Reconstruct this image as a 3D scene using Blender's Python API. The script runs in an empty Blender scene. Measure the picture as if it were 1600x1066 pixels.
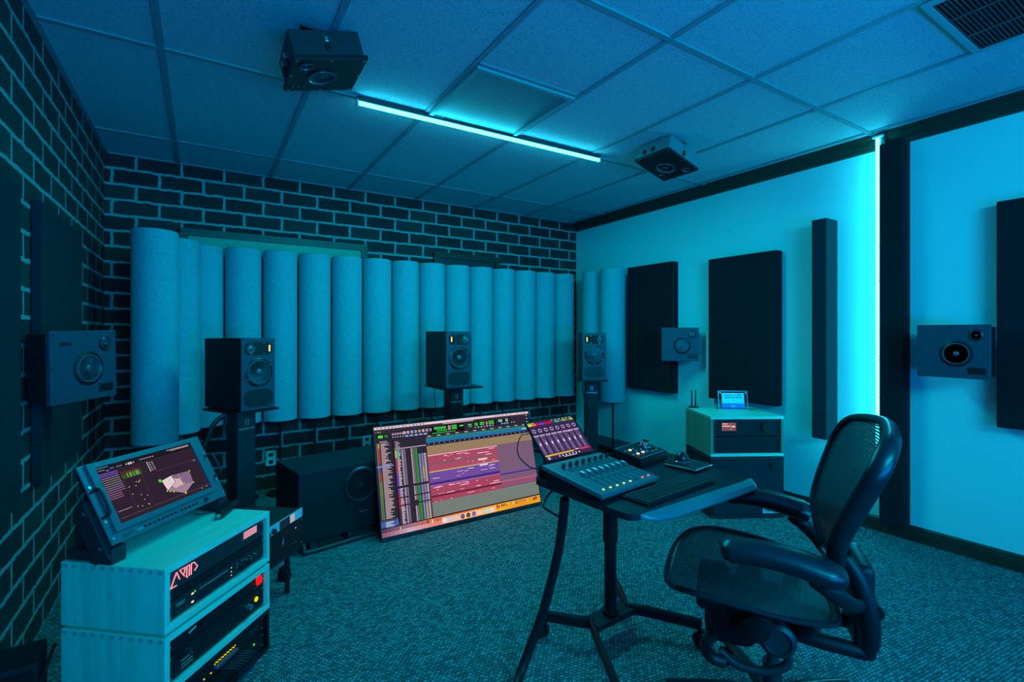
import bpy, bmesh, math, random
from mathutils import Vector, Matrix, Euler, Quaternion
random.seed(7)
PI = math.pi
H0 = 1.24            # camera height, and the zero of the "relative" heights used below
COL = bpy.context.scene.collection

# ------------------------------------------------------------------ helpers
def lin(c):
    def f(v):
        v = v/255.0
        return v/12.92 if v <= .04045 else ((v+.055)/1.055)**2.4
    return (f(c[0]), f(c[1]), f(c[2]), 1.0)

def tag(o, label=None, cat=None, group=None, kind=None):
    if label: o['label'] = label
    if cat: o['category'] = cat
    if group: o['group'] = group
    if kind: o['kind'] = kind
    return o

def thing(name, label, cat, M=None, group=None):
    o = bpy.data.objects.new(name, None); COL.objects.link(o)
    o.empty_display_size = .05
    if M is not None: o.matrix_world = M
    return tag(o, label, cat, group)

def frame(c, x=None, n=None, yaw=0.0):
    """matrix with origin c; local x along x, local z along n (or world up)"""
    if x is None:
        return Matrix.Translation(Vector(c)) @ Matrix.Rotation(yaw, 4, 'Z')
    z = Vector(n).normalized() if n is not None else Vector((0, 0, 1))
    x = Vector(x); x = (x - z*x.dot(z)).normalized(); y = z.cross(x)
    m = Matrix((x, y, z)).transposed().to_4x4(); m.translation = Vector(c)
    return m

def link(name, bm, mats, parent=None, smooth=False, M=None, split=True):
    if split and name in EACH and parent is not None: return link_parts(name, bm, mats, parent, smooth)
    me = bpy.data.meshes.new(name)
    bmesh.ops.recalc_face_normals(bm, faces=bm.faces[:])
    bm.to_mesh(me); bm.free()
    if not isinstance(mats, (list, tuple)): mats = [mats]
    for m in mats: me.materials.append(m)
    if smooth:
        for p in me.polygons: p.use_smooth = True
        try: me.set_sharp_from_angle(angle=math.radians(38))
        except Exception: pass
    o = bpy.data.objects.new(name, me); COL.objects.link(o)
    if parent is not None: o.parent = parent
    if M is not None: o.matrix_local = M
    return o

EACH = {'screw', 'rack_screw', 'end_cap', 'rivet', 'column_collar', 'case_foot', 'metal_edge', 'silver_rim', 'edge_extrusion', 'jack', 'printed_legend_'}
def link_parts(name, bm, mats, parent, smooth):
    """one object for every loose piece of bm"""
    bm.verts.ensure_lookup_table(); seen = set(); out = []
    comps = []
    for v in bm.verts:
        if v in seen: continue
        st = [v]; comp = []; seen.add(v)
        while st:
            q = st.pop(); comp.append(q)
            for e in q.link_edges:
                w_ = e.other_vert(q)
                if w_ not in seen: seen.add(w_); st.append(w_)
        comps.append(comp)
    for comp in comps:
        b2 = bmesh.new(); mp = {v: b2.verts.new(v.co) for v in comp}
        for f in {f for v in comp for f in v.link_faces}:
            nf = b2.faces.new([mp[v] for v in f.verts]); nf.material_index = f.material_index
        out.append(link(name, b2, mats, parent, smooth, None, False))
    bm.free(); return out[0]

def NB(): return bmesh.new()

def box(bm, c, s, M=None, mi=0, bev=0.0, seg=2):
    T = Matrix.Translation(Vector(c)) @ Matrix.Diagonal((s[0], s[1], s[2], 1))
    if M is not None: T = M @ T
    r = bmesh.ops.create_cube(bm, size=1, matrix=T)
    vs = r['verts']; fs = list({f for v in vs for f in v.link_faces})
    for f in fs: f.material_index = mi
    if bev > 0:
        es = list({e for v in vs for e in v.link_edges})
        r2 = bmesh.ops.bevel(bm, geom=es, offset=bev, segments=seg, affect='EDGES', profile=.6)
        for f in r2['faces']: f.material_index = mi

def cyl(bm, p0, p1, r0, r1=None, seg=20, mi=0, cap=True):
    if r1 is None: r1 = r0
    p0 = Vector(p0); p1 = Vector(p1); d = p1-p0
    q = d.to_track_quat('Z', 'Y').to_matrix().to_4x4()
    T = Matrix.Translation((p0+p1)/2) @ q
    r = bmesh.ops.create_cone(bm, cap_ends=cap, segments=seg, radius1=r0, radius2=max(r1, 1e-5), depth=d.length, matrix=T)
    for f in {f for v in r['verts'] for f in v.link_faces}: f.material_index = mi

def lathe(bm, prof, M=None, seg=32, mi=0):
    """prof: list of (r, z) revolved about local z"""
    rings = []
    for r, z in prof:
        ring = []
        for i in range(seg):
            a = 2*PI*i/seg; v = Vector((r*math.cos(a), r*math.sin(a), z))
            ring.append(bm.verts.new(M @ v if M is not None else v))
        rings.append(ring)
    for a, b in zip(rings, rings[1:]):
        for i in range(seg):
            f = bm.faces.new((a[i], a[(i+1) % seg], b[(i+1) % seg], b[i])); f.material_index = mi
    for ring in (rings[0], rings[-1]):
        if prof[0][0] > 1e-4 or ring is rings[-1]:
            try:
                f = bm.faces.new(ring); f.material_index = mi
            except Exception: pass

def smooth_pts(pts, n=8, closed=False):
    P = [Vector(p) for p in pts]; out = []
    m = len(P)
    rng = range(m) if closed else range(m-1)
    for i in rng:
        p0 = P[(i-1) % m] if (closed or i > 0) else P[0]*2-P[1]
        p1 = P[i]; p2 = P[(i+1) % m]
        p3 = P[(i+2) % m] if (closed or i+2 < m) else P[-1]*2-P[-2]
        for k in range(n):
            t = k/n
            out.append(.5*((2*p1)+(-p0+p2)*t+(2*p0-5*p1+4*p2-p3)*t*t+(-p0+3*p1-3*p2+p3)*t**3))
    if not closed: out.append(P[-1])
    return out

def tube(bm, pts, r, seg=10, closed=False, mi=0, flat=None, up=None):
    """sweep: r number or list; flat=(a,b) elliptical factors with 'up' as reference for b"""
    P = [Vector(p) for p in pts]; n = len(P)
    R = r if isinstance(r, (list, tuple)) else [r]*n
    if len(R) != n:
        R = [R[min(len(R)-1, int(i/(n-1)*(len(R)-1)))]*(1-(i/(n-1)*(len(R)-1)) % 1) + R[min(len(R)-1, int(i/(n-1)*(len(R)-1))+1)]*((i/(n-1)*(len(R)-1)) % 1) for i in range(n)]
    rings = []; prev = None
    for i in range(n):
        if closed: t = P[(i+1) % n]-P[i-1]
        else: t = P[min(i+1, n-1)]-P[max(i-1, 0)]
        t.normalize()
        if up is not None: a = Vector(up)
        else: a = prev if prev is not None else (Vector((0, 0, 1)) if abs(t.z) < .9 else Vector((1, 0, 0)))
        a = (a - t*a.dot(t))
        if a.length < 1e-5: a = Vector((1, 0, 0)) - t*t.x
        a.normalize(); prev = a; b = t.cross(a)
        fa, fb = flat if flat else (1, 1)
        ring = []
        for k in range(seg):
            w = 2*PI*k/seg
            ring.append(bm.verts.new(P[i] + a*math.cos(w)*R[i]*fa + b*math.sin(w)*R[i]*fb))
        rings.append(ring)
    pairs = list(zip(rings, rings[1:]))
    if closed: pairs.append((rings[-1], rings[0]))
    for A, B in pairs:
        for k in range(seg):
            f = bm.faces.new((A[k], A[(k+1) % seg], B[(k+1) % seg], B[k])); f.material_index = mi
    if not closed:
        for A in (rings[0], rings[-1]):
            f = bm.faces.new(A); f.material_index = mi

def prism(bm, poly, z0, z1, M=None, mi=0):
    lo = [bm.verts.new((M @ Vector((x, y, z0))) if M is not None else (x, y, z0)) for x, y in poly]
    hi = [bm.verts.new((M @ Vector((x, y, z1))) if M is not None else (x, y, z1)) for x, y in poly]
    n = len(poly)
    fs = [bm.faces.new(lo), bm.faces.new(hi)]
    for i in range(n): fs.append(bm.faces.new((lo[i], lo[(i+1) % n], hi[(i+1) % n], hi[i])))
    for f in fs: f.material_index = mi

def rrect(w, h, r, n=6, cx=0, cy=0):
    out = []
    for (sx, sy, a0) in ((1, 1, 0), (-1, 1, 90), (-1, -1, 180), (1, -1, 270)):
        for k in range(n+1):
            a = math.radians(a0+90*k/n)
            out.append((cx+sx*(w/2-r)+r*math.cos(a), cy+sy*(h/2-r)+r*math.sin(a)))
    return out

# ------------------------------------------------------------------ materials
def nodes(name):
    m = bpy.data.materials.new(name); m.use_nodes = True
    nt = m.node_tree; nt.nodes.clear()
    out = nt.nodes.new('ShaderNodeOutputMaterial')
    b = nt.nodes.new('ShaderNodeBsdfPrincipled'); nt.links.new(b.outputs[0], out.inputs[0])
    return m, nt, b, out

def plain(name, col, rough=.5, metal=0.0, noise=0.0, nscale=60, bump=0.0, spec=.5, sheen=0):
    m, nt, b, out = nodes(name)
    b.inputs['Roughness'].default_value = rough; b.inputs['Metallic'].default_value = metal
    b.inputs['Specular IOR Level'].default_value = spec
    b.inputs['Base Color'].default_value = (*col, 1)
    tc = nt.nodes.new('ShaderNodeTexCoord'); nz = nt.nodes.new('ShaderNodeTexNoise')
    nz.inputs['Scale'].default_value = nscale; nz.inputs['Detail'].default_value = 3
    nt.links.new(tc.outputs['Object'], nz.inputs['Vector'])
    mx = nt.nodes.new('ShaderNodeMix'); mx.data_type = 'RGBA'
    mx.inputs['A'].default_value = (*[c*(1-noise) for c in col], 1)
    mx.inputs['B'].default_value = (*[min(1, c*(1+noise)) for c in col], 1)
    nt.links.new(nz.outputs['Fac'], mx.inputs['Factor']); nt.links.new(mx.outputs['Result'], b.inputs['Base Color'])
    if bump > 0:
        bp = nt.nodes.new('ShaderNodeBump'); bp.inputs['Strength'].default_value = bump; bp.inputs['Distance'].default_value = .002
        nt.links.new(nz.outputs['Fac'], bp.inputs['Height']); nt.links.new(bp.outputs[0], b.inputs['Normal'])
    return m

def glow(name, col, strength=1.0):
    m = bpy.data.materials.new(name); m.use_nodes = True
    nt = m.node_tree; nt.nodes.clear()
    out = nt.nodes.new('ShaderNodeOutputMaterial'); e = nt.nodes.new('ShaderNodeEmission')
    e.inputs[0].default_value = (*col[:3], 1); e.inputs[1].default_value = strength
    nt.links.new(e.outputs[0], out.inputs[0]); return m

def screen_mat(name, s=1.0):
    m = bpy.data.materials.new(name); m.use_nodes = True
    nt = m.node_tree; nt.nodes.clear()
    out = nt.nodes.new('ShaderNodeOutputMaterial'); e = nt.nodes.new('ShaderNodeEmission')
    a = nt.nodes.new('ShaderNodeAttribute'); a.attribute_name = 'Col'
    nt.links.new(a.outputs['Color'], e.inputs[0]); e.inputs[1].default_value = s
    nt.links.new(e.outputs[0], out.inputs[0]); return m

def fabric(name, col, scale=260, bump=.35, var=.18):
    m, nt, b, out = nodes(name)
    b.inputs['Roughness'].default_value = .95; b.inputs['Specular IOR Level'].default_value = .15
    tc = nt.nodes.new('ShaderNodeTexCoord')
    mp = nt.nodes.new('ShaderNodeMapping'); nt.links.new(tc.outputs['Object'], mp.inputs[0])
    n1 = nt.nodes.new('ShaderNodeTexNoise'); n1.inputs['Scale'].default_value = scale; n1.inputs['Detail'].default_value = 2
    mp.inputs['Scale'].default_value = (1, 1, .35)
    nt.links.new(mp.outputs[0], n1.inputs['Vector'])
    mp2 = nt.nodes.new('ShaderNodeMapping'); nt.links.new(tc.outputs['Object'], mp2.inputs[0]); mp2.inputs['Scale'].default_value = (.35, .35, 1)
    n2 = nt.nodes.new('ShaderNodeTexNoise'); n2.inputs['Scale'].default_value = scale; n2.inputs['Detail'].default_value = 2
    nt.links.new(mp2.outputs[0], n2.inputs['Vector'])
    ad = nt.nodes.new('ShaderNodeMath'); ad.operation = 'ADD'
    nt.links.new(n1.outputs['Fac'], ad.inputs[0]); nt.links.new(n2.outputs['Fac'], ad.inputs[1])
    mr = nt.nodes.new('ShaderNodeMapRange'); mr.inputs['From Min'].default_value = .7; mr.inputs['From Max'].default_value = 1.3
    nt.links.new(ad.outputs[0], mr.inputs['Value'])
    mx = nt.nodes.new('ShaderNodeMix'); mx.data_type = 'RGBA'
    mx.inputs['A'].default_value = (*[c*(1-var) for c in col], 1); mx.inputs['B'].default_value = (*[min(1, c*(1+var)) for c in col], 1)
    nt.links.new(mr.outputs[0], mx.inputs['Factor']); nt.links.new(mx.outputs['Result'], b.inputs['Base Color'])
    bp = nt.nodes.new('ShaderNodeBump'); bp.inputs['Strength'].default_value = bump; bp.inputs['Distance'].default_value = .002
    nt.links.new(mr.outputs[0], bp.inputs['Height']); nt.links.new(bp.outputs[0], b.inputs['Normal'])
    return m

def wood(name, c1, c2, rough=.45, axis='X', scale=14):
    m, nt, b, out = nodes(name)
    b.inputs['Roughness'].default_value = rough
    tc = nt.nodes.new('ShaderNodeTexCoord'); mp = nt.nodes.new('ShaderNodeMapping')
    sc = {'X': (.12, 1, 1), 'Y': (1, .12, 1), 'Z': (1, 1, .12)}[axis]
    mp.inputs['Scale'].default_value = sc; nt.links.new(tc.outputs['Object'], mp.inputs[0])
    nz = nt.nodes.new('ShaderNodeTexNoise'); nz.inputs['Scale'].default_value = scale; nz.inputs['Detail'].default_value = 6
    nz.inputs['Distortion'].default_value = 1.2
    nt.links.new(mp.outputs[0], nz.inputs['Vector'])
    wv = nt.nodes.new('ShaderNodeMath'); wv.operation = 'MULTIPLY'; wv.inputs[1].default_value = 9
    nt.links.new(nz.outputs['Fac'], wv.inputs[0])
    fr = nt.nodes.new('ShaderNodeMath'); fr.operation = 'PINGPONG'; fr.inputs[1].default_value = 1
    nt.links.new(wv.outputs[0], fr.inputs[0])
    n2 = nt.nodes.new('ShaderNodeTexNoise'); n2.inputs['Scale'].default_value = scale*12; nt.links.new(mp.outputs[0], n2.inputs['Vector'])
    av = nt.nodes.new('ShaderNodeMath'); av.operation = 'MULTIPLY_ADD'; av.inputs[1].default_value = .5
    nt.links.new(n2.outputs['Fac'], av.inputs[0])
    hf = nt.nodes.new('ShaderNodeMath'); hf.operation = 'MULTIPLY'; hf.inputs[1].default_value = .5
    nt.links.new(fr.outputs[0], hf.inputs[0]); nt.links.new(hf.outputs[0], av.inputs[2])
    mx = nt.nodes.new('ShaderNodeMix'); mx.data_type = 'RGBA'
    mx.inputs['A'].default_value = (*c1, 1); mx.inputs['B'].default_value = (*c2, 1)
    nt.links.new(av.outputs[0], mx.inputs['Factor']); nt.links.new(mx.outputs['Result'], b.inputs['Base Color'])
    return m

def brick_mat(name, axes):
    m, nt, b, out = nodes(name)
    b.inputs['Roughness'].default_value = .85
    tc = nt.nodes.new('ShaderNodeTexCoord'); sp = nt.nodes.new('ShaderNodeSeparateXYZ'); cb = nt.nodes.new('ShaderNodeCombineXYZ')
    nt.links.new(tc.outputs['Object'], sp.inputs[0])
    nt.links.new(sp.outputs[axes[0]], cb.inputs[0]); nt.links.new(sp.outputs[axes[1]], cb.inputs[1])
    nz = nt.nodes.new('ShaderNodeTexNoise'); nz.inputs['Scale'].default_value = 22; nz.inputs['Detail'].default_value = 4
    nt.links.new(cb.outputs[0], nz.inputs['Vector'])
    sb = nt.nodes.new('ShaderNodeVectorMath'); sb.operation = 'SUBTRACT'; sb.inputs[1].default_value = (.5, .5, .5)
    nt.links.new(nz.outputs['Color'], sb.inputs[0])
    sc = nt.nodes.new('ShaderNodeVectorMath'); sc.operation = 'SCALE'; sc.inputs['Scale'].default_value = .020
    nt.links.new(sb.outputs[0], sc.inputs[0])
    ad = nt.nodes.new('ShaderNodeVectorMath'); ad.operation = 'ADD'
    nt.links.new(cb.outputs[0], ad.inputs[0]); nt.links.new(sc.outputs[0], ad.inputs[1])
    br = nt.nodes.new('ShaderNodeTexBrick')
    br.inputs['Scale'].default_value = 1; br.inputs['Brick Width'].default_value = .268; br.inputs['Row Height'].default_value = .1082
    br.inputs['Mortar Size'].default_value = .0095; br.inputs['Mortar Smooth'].default_value = .15; br.inputs['Bias'].default_value = -.3
    br.inputs['Color1'].default_value = (.012, .016, .017, 1); br.inputs['Color2'].default_value = (.045, .045, .04, 1)
    br.inputs['Mortar'].default_value = (.30, .36, .34, 1)
    nt.links.new(ad.outputs[0], br.inputs['Vector'])
    # white flecks on the brick faces
    fl = nt.nodes.new('ShaderNodeTexNoise'); fl.inputs['Scale'].default_value = 95; fl.inputs['Detail'].default_value = 3
    nt.links.new(cb.outputs[0], fl.inputs['Vector'])
    rp = nt.nodes.new('ShaderNodeMapRange'); rp.inputs['From Min'].default_value = .60; rp.inputs['From Max'].default_value = .68
    nt.links.new(fl.outputs['Fac'], rp.inputs['Value'])
    big = nt.nodes.new('ShaderNodeTexNoise'); big.inputs['Scale'].default_value = 3.1; nt.links.new(cb.outputs[0], big.inputs['Vector'])
    rb = nt.nodes.new('ShaderNodeMapRange'); rb.inputs['From Min'].default_value = .4; rb.inputs['From Max'].default_value = .65; rb.inputs['To Max'].default_value = .5
    nt.links.new(big.outputs['Fac'], rb.inputs['Value'])
    ml = nt.nodes.new('ShaderNodeMath'); ml.operation = 'MULTIPLY'; nt.links.new(rp.outputs[0], ml.inputs[0]); nt.links.new(rb.outputs[0], ml.inputs[1])
    mx = nt.nodes.new('ShaderNodeMix'); mx.data_type = 'RGBA'; mx.inputs['B'].default_value = (.4, .42, .4, 1)
    nt.links.new(br.outputs['Color'], mx.inputs['A']); nt.links.new(ml.outputs[0], mx.inputs['Factor'])
    nt.links.new(mx.outputs['Result'], b.inputs['Base Color'])
    bp = nt.nodes.new('ShaderNodeBump'); bp.inputs['Strength'].default_value = .5; bp.inputs['Distance'].default_value = .006; bp.invert = True
    hm = nt.nodes.new('ShaderNodeMath'); hm.operation = 'SUBTRACT'; nt.links.new(br.outputs['Fac'], hm.inputs[0])
    h2 = nt.nodes.new('ShaderNodeMath'); h2.operation = 'MULTIPLY'; h2.inputs[1].default_value = .5; nt.links.new(nz.outputs['Fac'], h2.inputs[0])
    nt.links.new(h2.outputs[0], hm.inputs[1]); nt.links.new(hm.outputs[0], bp.inputs['Height']); nt.links.new(bp.outputs[0], b.inputs['Normal'])
    return m

def carpet_mat():
    m, nt, b, out = nodes('carpet_loops')
    b.inputs['Roughness'].default_value = 1; b.inputs['Specular IOR Level'].default_value = .1
    tc = nt.nodes.new('ShaderNodeTexCoord'); mp = nt.nodes.new('ShaderNodeMapping')
    mp.inputs['Rotation'].default_value = (0, 0, .12); nt.links.new(tc.outputs['Object'], mp.inputs[0])
    br = nt.nodes.new('ShaderNodeTexBrick'); br.inputs['Scale'].default_value = 1
    br.inputs['Brick Width'].default_value = .0185; br.inputs['Row Height'].default_value = .0125; br.inputs['Mortar Size'].default_value = .0034
    br.inputs['Mortar Smooth'].default_value = 1
    br.inputs['Color1'].default_value = (.44, .48, .48, 1); br.inputs['Color2'].default_value = (.16, .17, .18, 1); br.inputs['Mortar'].default_value = (.04, .04, .04, 1)
    nz0 = nt.nodes.new('ShaderNodeTexNoise'); nz0.inputs['Scale'].default_value = 60; nt.links.new(mp.outputs[0], nz0.inputs['Vector'])
    s0 = nt.nodes.new('ShaderNodeVectorMath'); s0.operation = 'SCALE'; s0.inputs['Scale'].default_value = .012; nt.links.new(nz0.outputs['Color'], s0.inputs[0])
    a0 = nt.nodes.new('ShaderNodeVectorMath'); a0.operation = 'ADD'; nt.links.new(mp.outputs[0], a0.inputs[0]); nt.links.new(s0.outputs[0], a0.inputs[1])
    nt.links.new(a0.outputs[0], br.inputs['Vector'])
    nz = nt.nodes.new('ShaderNodeTexNoise'); nz.inputs['Scale'].default_value = 190; nz.inputs['Detail'].default_value = 3; nt.links.new(mp.outputs[0], nz.inputs['Vector'])
    mr = nt.nodes.new('ShaderNodeMapRange'); mr.inputs['From Min'].default_value = .35; mr.inputs['From Max'].default_value = .65
    mr.inputs['To Min'].default_value = .35; mr.inputs['To Max'].default_value = 1.2; nt.links.new(nz.outputs['Fac'], mr.inputs['Value'])
    mx = nt.nodes.new('ShaderNodeMix'); mx.data_type = 'RGBA'; mx.blend_type = 'MULTIPLY'; mx.inputs['Factor'].default_value = 1
    nt.links.new(br.outputs['Color'], mx.inputs['A']); nt.links.new(mr.outputs[0], mx.inputs['B']); nt.links.new(mx.outputs['Result'], b.inputs['Base Color'])
    bp = nt.nodes.new('ShaderNodeBump'); bp.inputs['Strength'].default_value = .7; bp.inputs['Distance'].default_value = .005
    nt.links.new(mx.outputs['Result'], bp.inputs['Height']); nt.links.new(bp.outputs[0], b.inputs['Normal'])
    return m

def tile_mat():
    m, nt, b, out = nodes('ceiling_tile')
    b.inputs['Roughness'].default_value = .95; b.inputs['Specular IOR Level'].default_value = .1
    tc = nt.nodes.new('ShaderNodeTexCoord')
    nz = nt.nodes.new('ShaderNodeTexNoise'); nz.inputs['Scale'].default_value = 110; nz.inputs['Detail'].default_value = 4; nt.links.new(tc.outputs['Object'], nz.inputs['Vector'])
    mr = nt.nodes.new('ShaderNodeMapRange'); mr.inputs['From Min'].default_value = .36; mr.inputs['From Max'].default_value = .5; nt.links.new(nz.outputs['Fac'], mr.inputs['Value'])
    mx = nt.nodes.new('ShaderNodeMix'); mx.data_type = 'RGBA'; mx.inputs['A'].default_value = (.42, .44, .46, 1); mx.inputs['B'].default_value = (.58, .60, .62, 1)
    nt.links.new(mr.outputs[0], mx.inputs['Factor']); nt.links.new(mx.outputs['Result'], b.inputs['Base Color'])
    bp = nt.nodes.new('ShaderNodeBump'); bp.inputs['Strength'].default_value = .25; bp.inputs['Distance'].default_value = .002
    nt.links.new(mr.outputs[0], bp.inputs['Height']); nt.links.new(bp.outputs[0], b.inputs['Normal'])
    return m

def perf_mat(name, base, hole, scale=260):
    m, nt, b, out = nodes(name)
    b.inputs['Roughness'].default_value = .5; b.inputs['Metallic'].default_value = .3
    tc = nt.nodes.new('ShaderNodeTexCoord'); vo = nt.nodes.new('ShaderNodeTexVoronoi'); vo.inputs['Scale'].default_value = scale; vo.inputs['Randomness'].default_value = 0
    nt.links.new(tc.outputs['Object'], vo.inputs['Vector'])
    mr = nt.nodes.new('ShaderNodeMapRange'); mr.inputs['From Min'].default_value = .3; mr.inputs['From Max'].default_value = .4; nt.links.new(vo.outputs['Distance'], mr.inputs['Value'])
    mx = nt.nodes.new('ShaderNodeMix'); mx.data_type = 'RGBA'; mx.inputs['A'].default_value = (*hole, 1); mx.inputs['B'].default_value = (*base, 1)
    nt.links.new(mr.outputs[0], mx.inputs['Factor']); nt.links.new(mx.outputs['Result'], b.inputs['Base Color'])
    return m

def pellicle_mat(axis_scale=(0, 0, 1), freq=230, clear=.55, col=(.10, .11, .12)):
    """woven stripe suspension of the chair, lets some light through between the strands"""
    m = bpy.data.materials.new('chair_mesh_weave'); m.use_nodes = True
    nt = m.node_tree; nt.nodes.clear()
    out = nt.nodes.new('ShaderNodeOutputMaterial'); b = nt.nodes.new('ShaderNodeBsdfPrincipled'); t = nt.nodes.new('ShaderNodeBsdfTransparent')
    mixs = nt.nodes.new('ShaderNodeMixShader')
    b.inputs['Roughness'].default_value = .45; b.inputs['Base Color'].default_value = (*col, 1)
    tc = nt.nodes.new('ShaderNodeTexCoord'); dt = nt.nodes.new('ShaderNodeVectorMath'); dt.operation = 'DOT_PRODUCT'; dt.inputs[1].default_value = axis_scale
    nt.links.new(tc.outputs['Object'], dt.inputs[0])
    ml = nt.nodes.new('ShaderNodeMath'); ml.operation = 'MULTIPLY'; ml.inputs[1].default_value = freq; nt.links.new(dt.outputs['Value'], ml.inputs[0])
    fr = nt.nodes.new('ShaderNodeMath'); fr.operation = 'FRACT'; nt.links.new(ml.outputs[0], fr.inputs[0])
    gt = nt.nodes.new('ShaderNodeMath'); gt.operation = 'GREATER_THAN'; gt.inputs[1].default_value = .55; nt.links.new(fr.outputs[0], gt.inputs[0])
    fa = nt.nodes.new('ShaderNodeMath'); fa.operation = 'MULTIPLY'; fa.inputs[1].default_value = clear; nt.links.new(gt.outputs[0], fa.inputs[0])
    nt.links.new(fa.outputs[0], mixs.inputs[0]); nt.links.new(b.outputs[0], mixs.inputs[1]); nt.links.new(t.outputs[0], mixs.inputs[2])
    nt.links.new(mixs.outputs[0], out.inputs[0]); return m

M_ = {}
M_['black'] = plain('black_satin', (.010, .011, .013), .45, noise=.1, spec=.3)
M_['blackm'] = plain('black_matte', (.012, .013, .014), .8, noise=.2)
M_['charc'] = plain('charcoal_metal', (.035, .038, .044), .42, .3, noise=.08)
M_['baffle'] = plain('baffle_paint', (.045, .052, .080), .55, noise=.05, nscale=200, bump=.1)
M_['cab'] = plain('cabinet_vinyl', (.010, .011, .014), .55, noise=.1, nscale=200, bump=.1, spec=.35)
M_['cone'] = plain('cone_paper', (.07, .085, .11), .3, noise=.1, spec=.8)
M_['rubber'] = plain('rubber', (.01, .01, .011), .35)
M_['silver'] = plain('brushed_silver', (.55, .56, .58), .3, .9, noise=.08)
M_['silverp'] = plain('pale_face', (.50, .58, .62), .4)
M_['lit_encl'] = plain('lit_enclosure', (.22, .23, .25), .45, .2)  # right ceiling speaker's box: blue light on its sides put into a paler colour
M_['white'] = plain('white_plastic', (.7, .7, .7), .5)
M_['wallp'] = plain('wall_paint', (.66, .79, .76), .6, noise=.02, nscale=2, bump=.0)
M_['grid'] = plain('ceiling_grid_dark', (.30, .31, .33), .6, noise=.04)
M_['tbar'] = plain('ceiling_grid_metal', (.36, .37, .38), .6, noise=.04)
M_['dkwood'] = wood('dark_stained_wood', (.02, .018, .012), (.05, .045, .028), .4, 'Y', 20)
M_['dkwoodx'] = wood('dark_stained_wood_x', (.02, .018, .012), (.055, .048, .03), .4, 'X', 20)
M_['doorw'] = wood('door_wood', (.30, .33, .20), (.42, .44, .28), .5, 'X', 8)
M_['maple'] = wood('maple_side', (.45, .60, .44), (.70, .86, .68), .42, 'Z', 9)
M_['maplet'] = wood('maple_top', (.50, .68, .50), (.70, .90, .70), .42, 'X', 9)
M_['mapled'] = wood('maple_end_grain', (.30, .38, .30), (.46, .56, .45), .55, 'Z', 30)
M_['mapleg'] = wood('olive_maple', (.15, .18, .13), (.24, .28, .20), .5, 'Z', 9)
M_['tube'] = fabric('grey_tube_fabric', (.35, .41, .46), 210, .4, .22)
M_['panel'] = fabric('black_panel_fabric', (.013, .016, .020), 420, .3, .35)
M_['panelb'] = fabric('slate_panel_fabric', (.026, .032, .040), 420, .3, .3)
M_['brickb'] = brick_mat('brick_back', (0, 2)); M_['brickl'] = brick_mat('brick_left', (1, 2))
M_['carpet'] = carpet_mat(); M_['tile'] = tile_mat()
M_['perf'] = perf_mat('perforated_metal', (.30, .31, .32), (.05, .05, .05), 130)
M_['perfd'] = perf_mat('perforated_black', (.05, .055, .06), (.006, .006, .006), 190)
M_['grille'] = perf_mat('port_foam', (.03, .032, .036), (.01, .01, .01), 300)
M_['screen'] = screen_mat('screen_pixels', 1.0)
M_['screend'] = screen_mat('rack_display_pixels', .85)
M_['orange'] = glow('amber_display', (1, .42, .10), 2.2)
M_['ledc'] = glow('cyan_led_core', (.02, .72, 1.0), 26)
M_['ledv'] = glow('cyan_led_wall_core', (.016, .70, 1.0), 44)
M_['neon'] = glow('pink_neon', (1.0, .32, .42), 1.1)
M_['red'] = glow('red_lamp', (1, .01, .01), 1.1); M_['yel'] = glow('yellow_lamp', (.9, .75, 0), 1.0)
M_['grn'] = glow('green_lamp', (.05, .8, .1), 1.0); M_['blu'] = glow('blue_lamp', (.15, .2, 1), 1.3); M_['pinkl'] = glow('pink_lamp', (1, .22, .35), .9)
M_['whl'] = glow('warm_white_lamp', (1, .75, .65), 1.0); M_['lime'] = glow('lime_lamp', (.75, .95, .35), .9)
M_['cy'] = glow('cyan_glow_marks', (.0, .30, .42), .8)  # emission also on print, badges and plain buttons, which are no lamps
M_['deskt'] = plain('desk_laminate', (.014, .016, .02), .36, noise=.15, nscale=300)
M_['deske'] = plain('desk_edge_highlight', (.16, .17, .19), .35)  # paler than the desktop: the edge's blue highlight is put into the colour
M_['conp'] = plain('console_panel', (.11, .14, .15), .4, .1)
M_['chrome'] = plain('polished_chrome', (.6, .62, .65), .08, 1.0)
M_['arm'] = plain('armrest_pad', (.012, .014, .018), .33, spec=.6)
M_['chairp'] = plain('chair_graphite', (.010, .011, .014), .45, spec=.35)
M_['key'] = plain('keycap', (.02, .02, .022), .45)
M_['mon'] = plain('rack_monitor_paint', (.12, .13, .15), .42, .1)
def acrylic():
    m, nt, b, out = nodes('clear_acrylic')
    b.inputs['Transmission Weight'].default_value = 1; b.inputs['Roughness'].default_value = .05; b.inputs['IOR'].default_value = 1.3
    b.inputs['Base Color'].default_value = (.9, .95, 1, 1); return m
M_['acr'] = acrylic()

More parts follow.
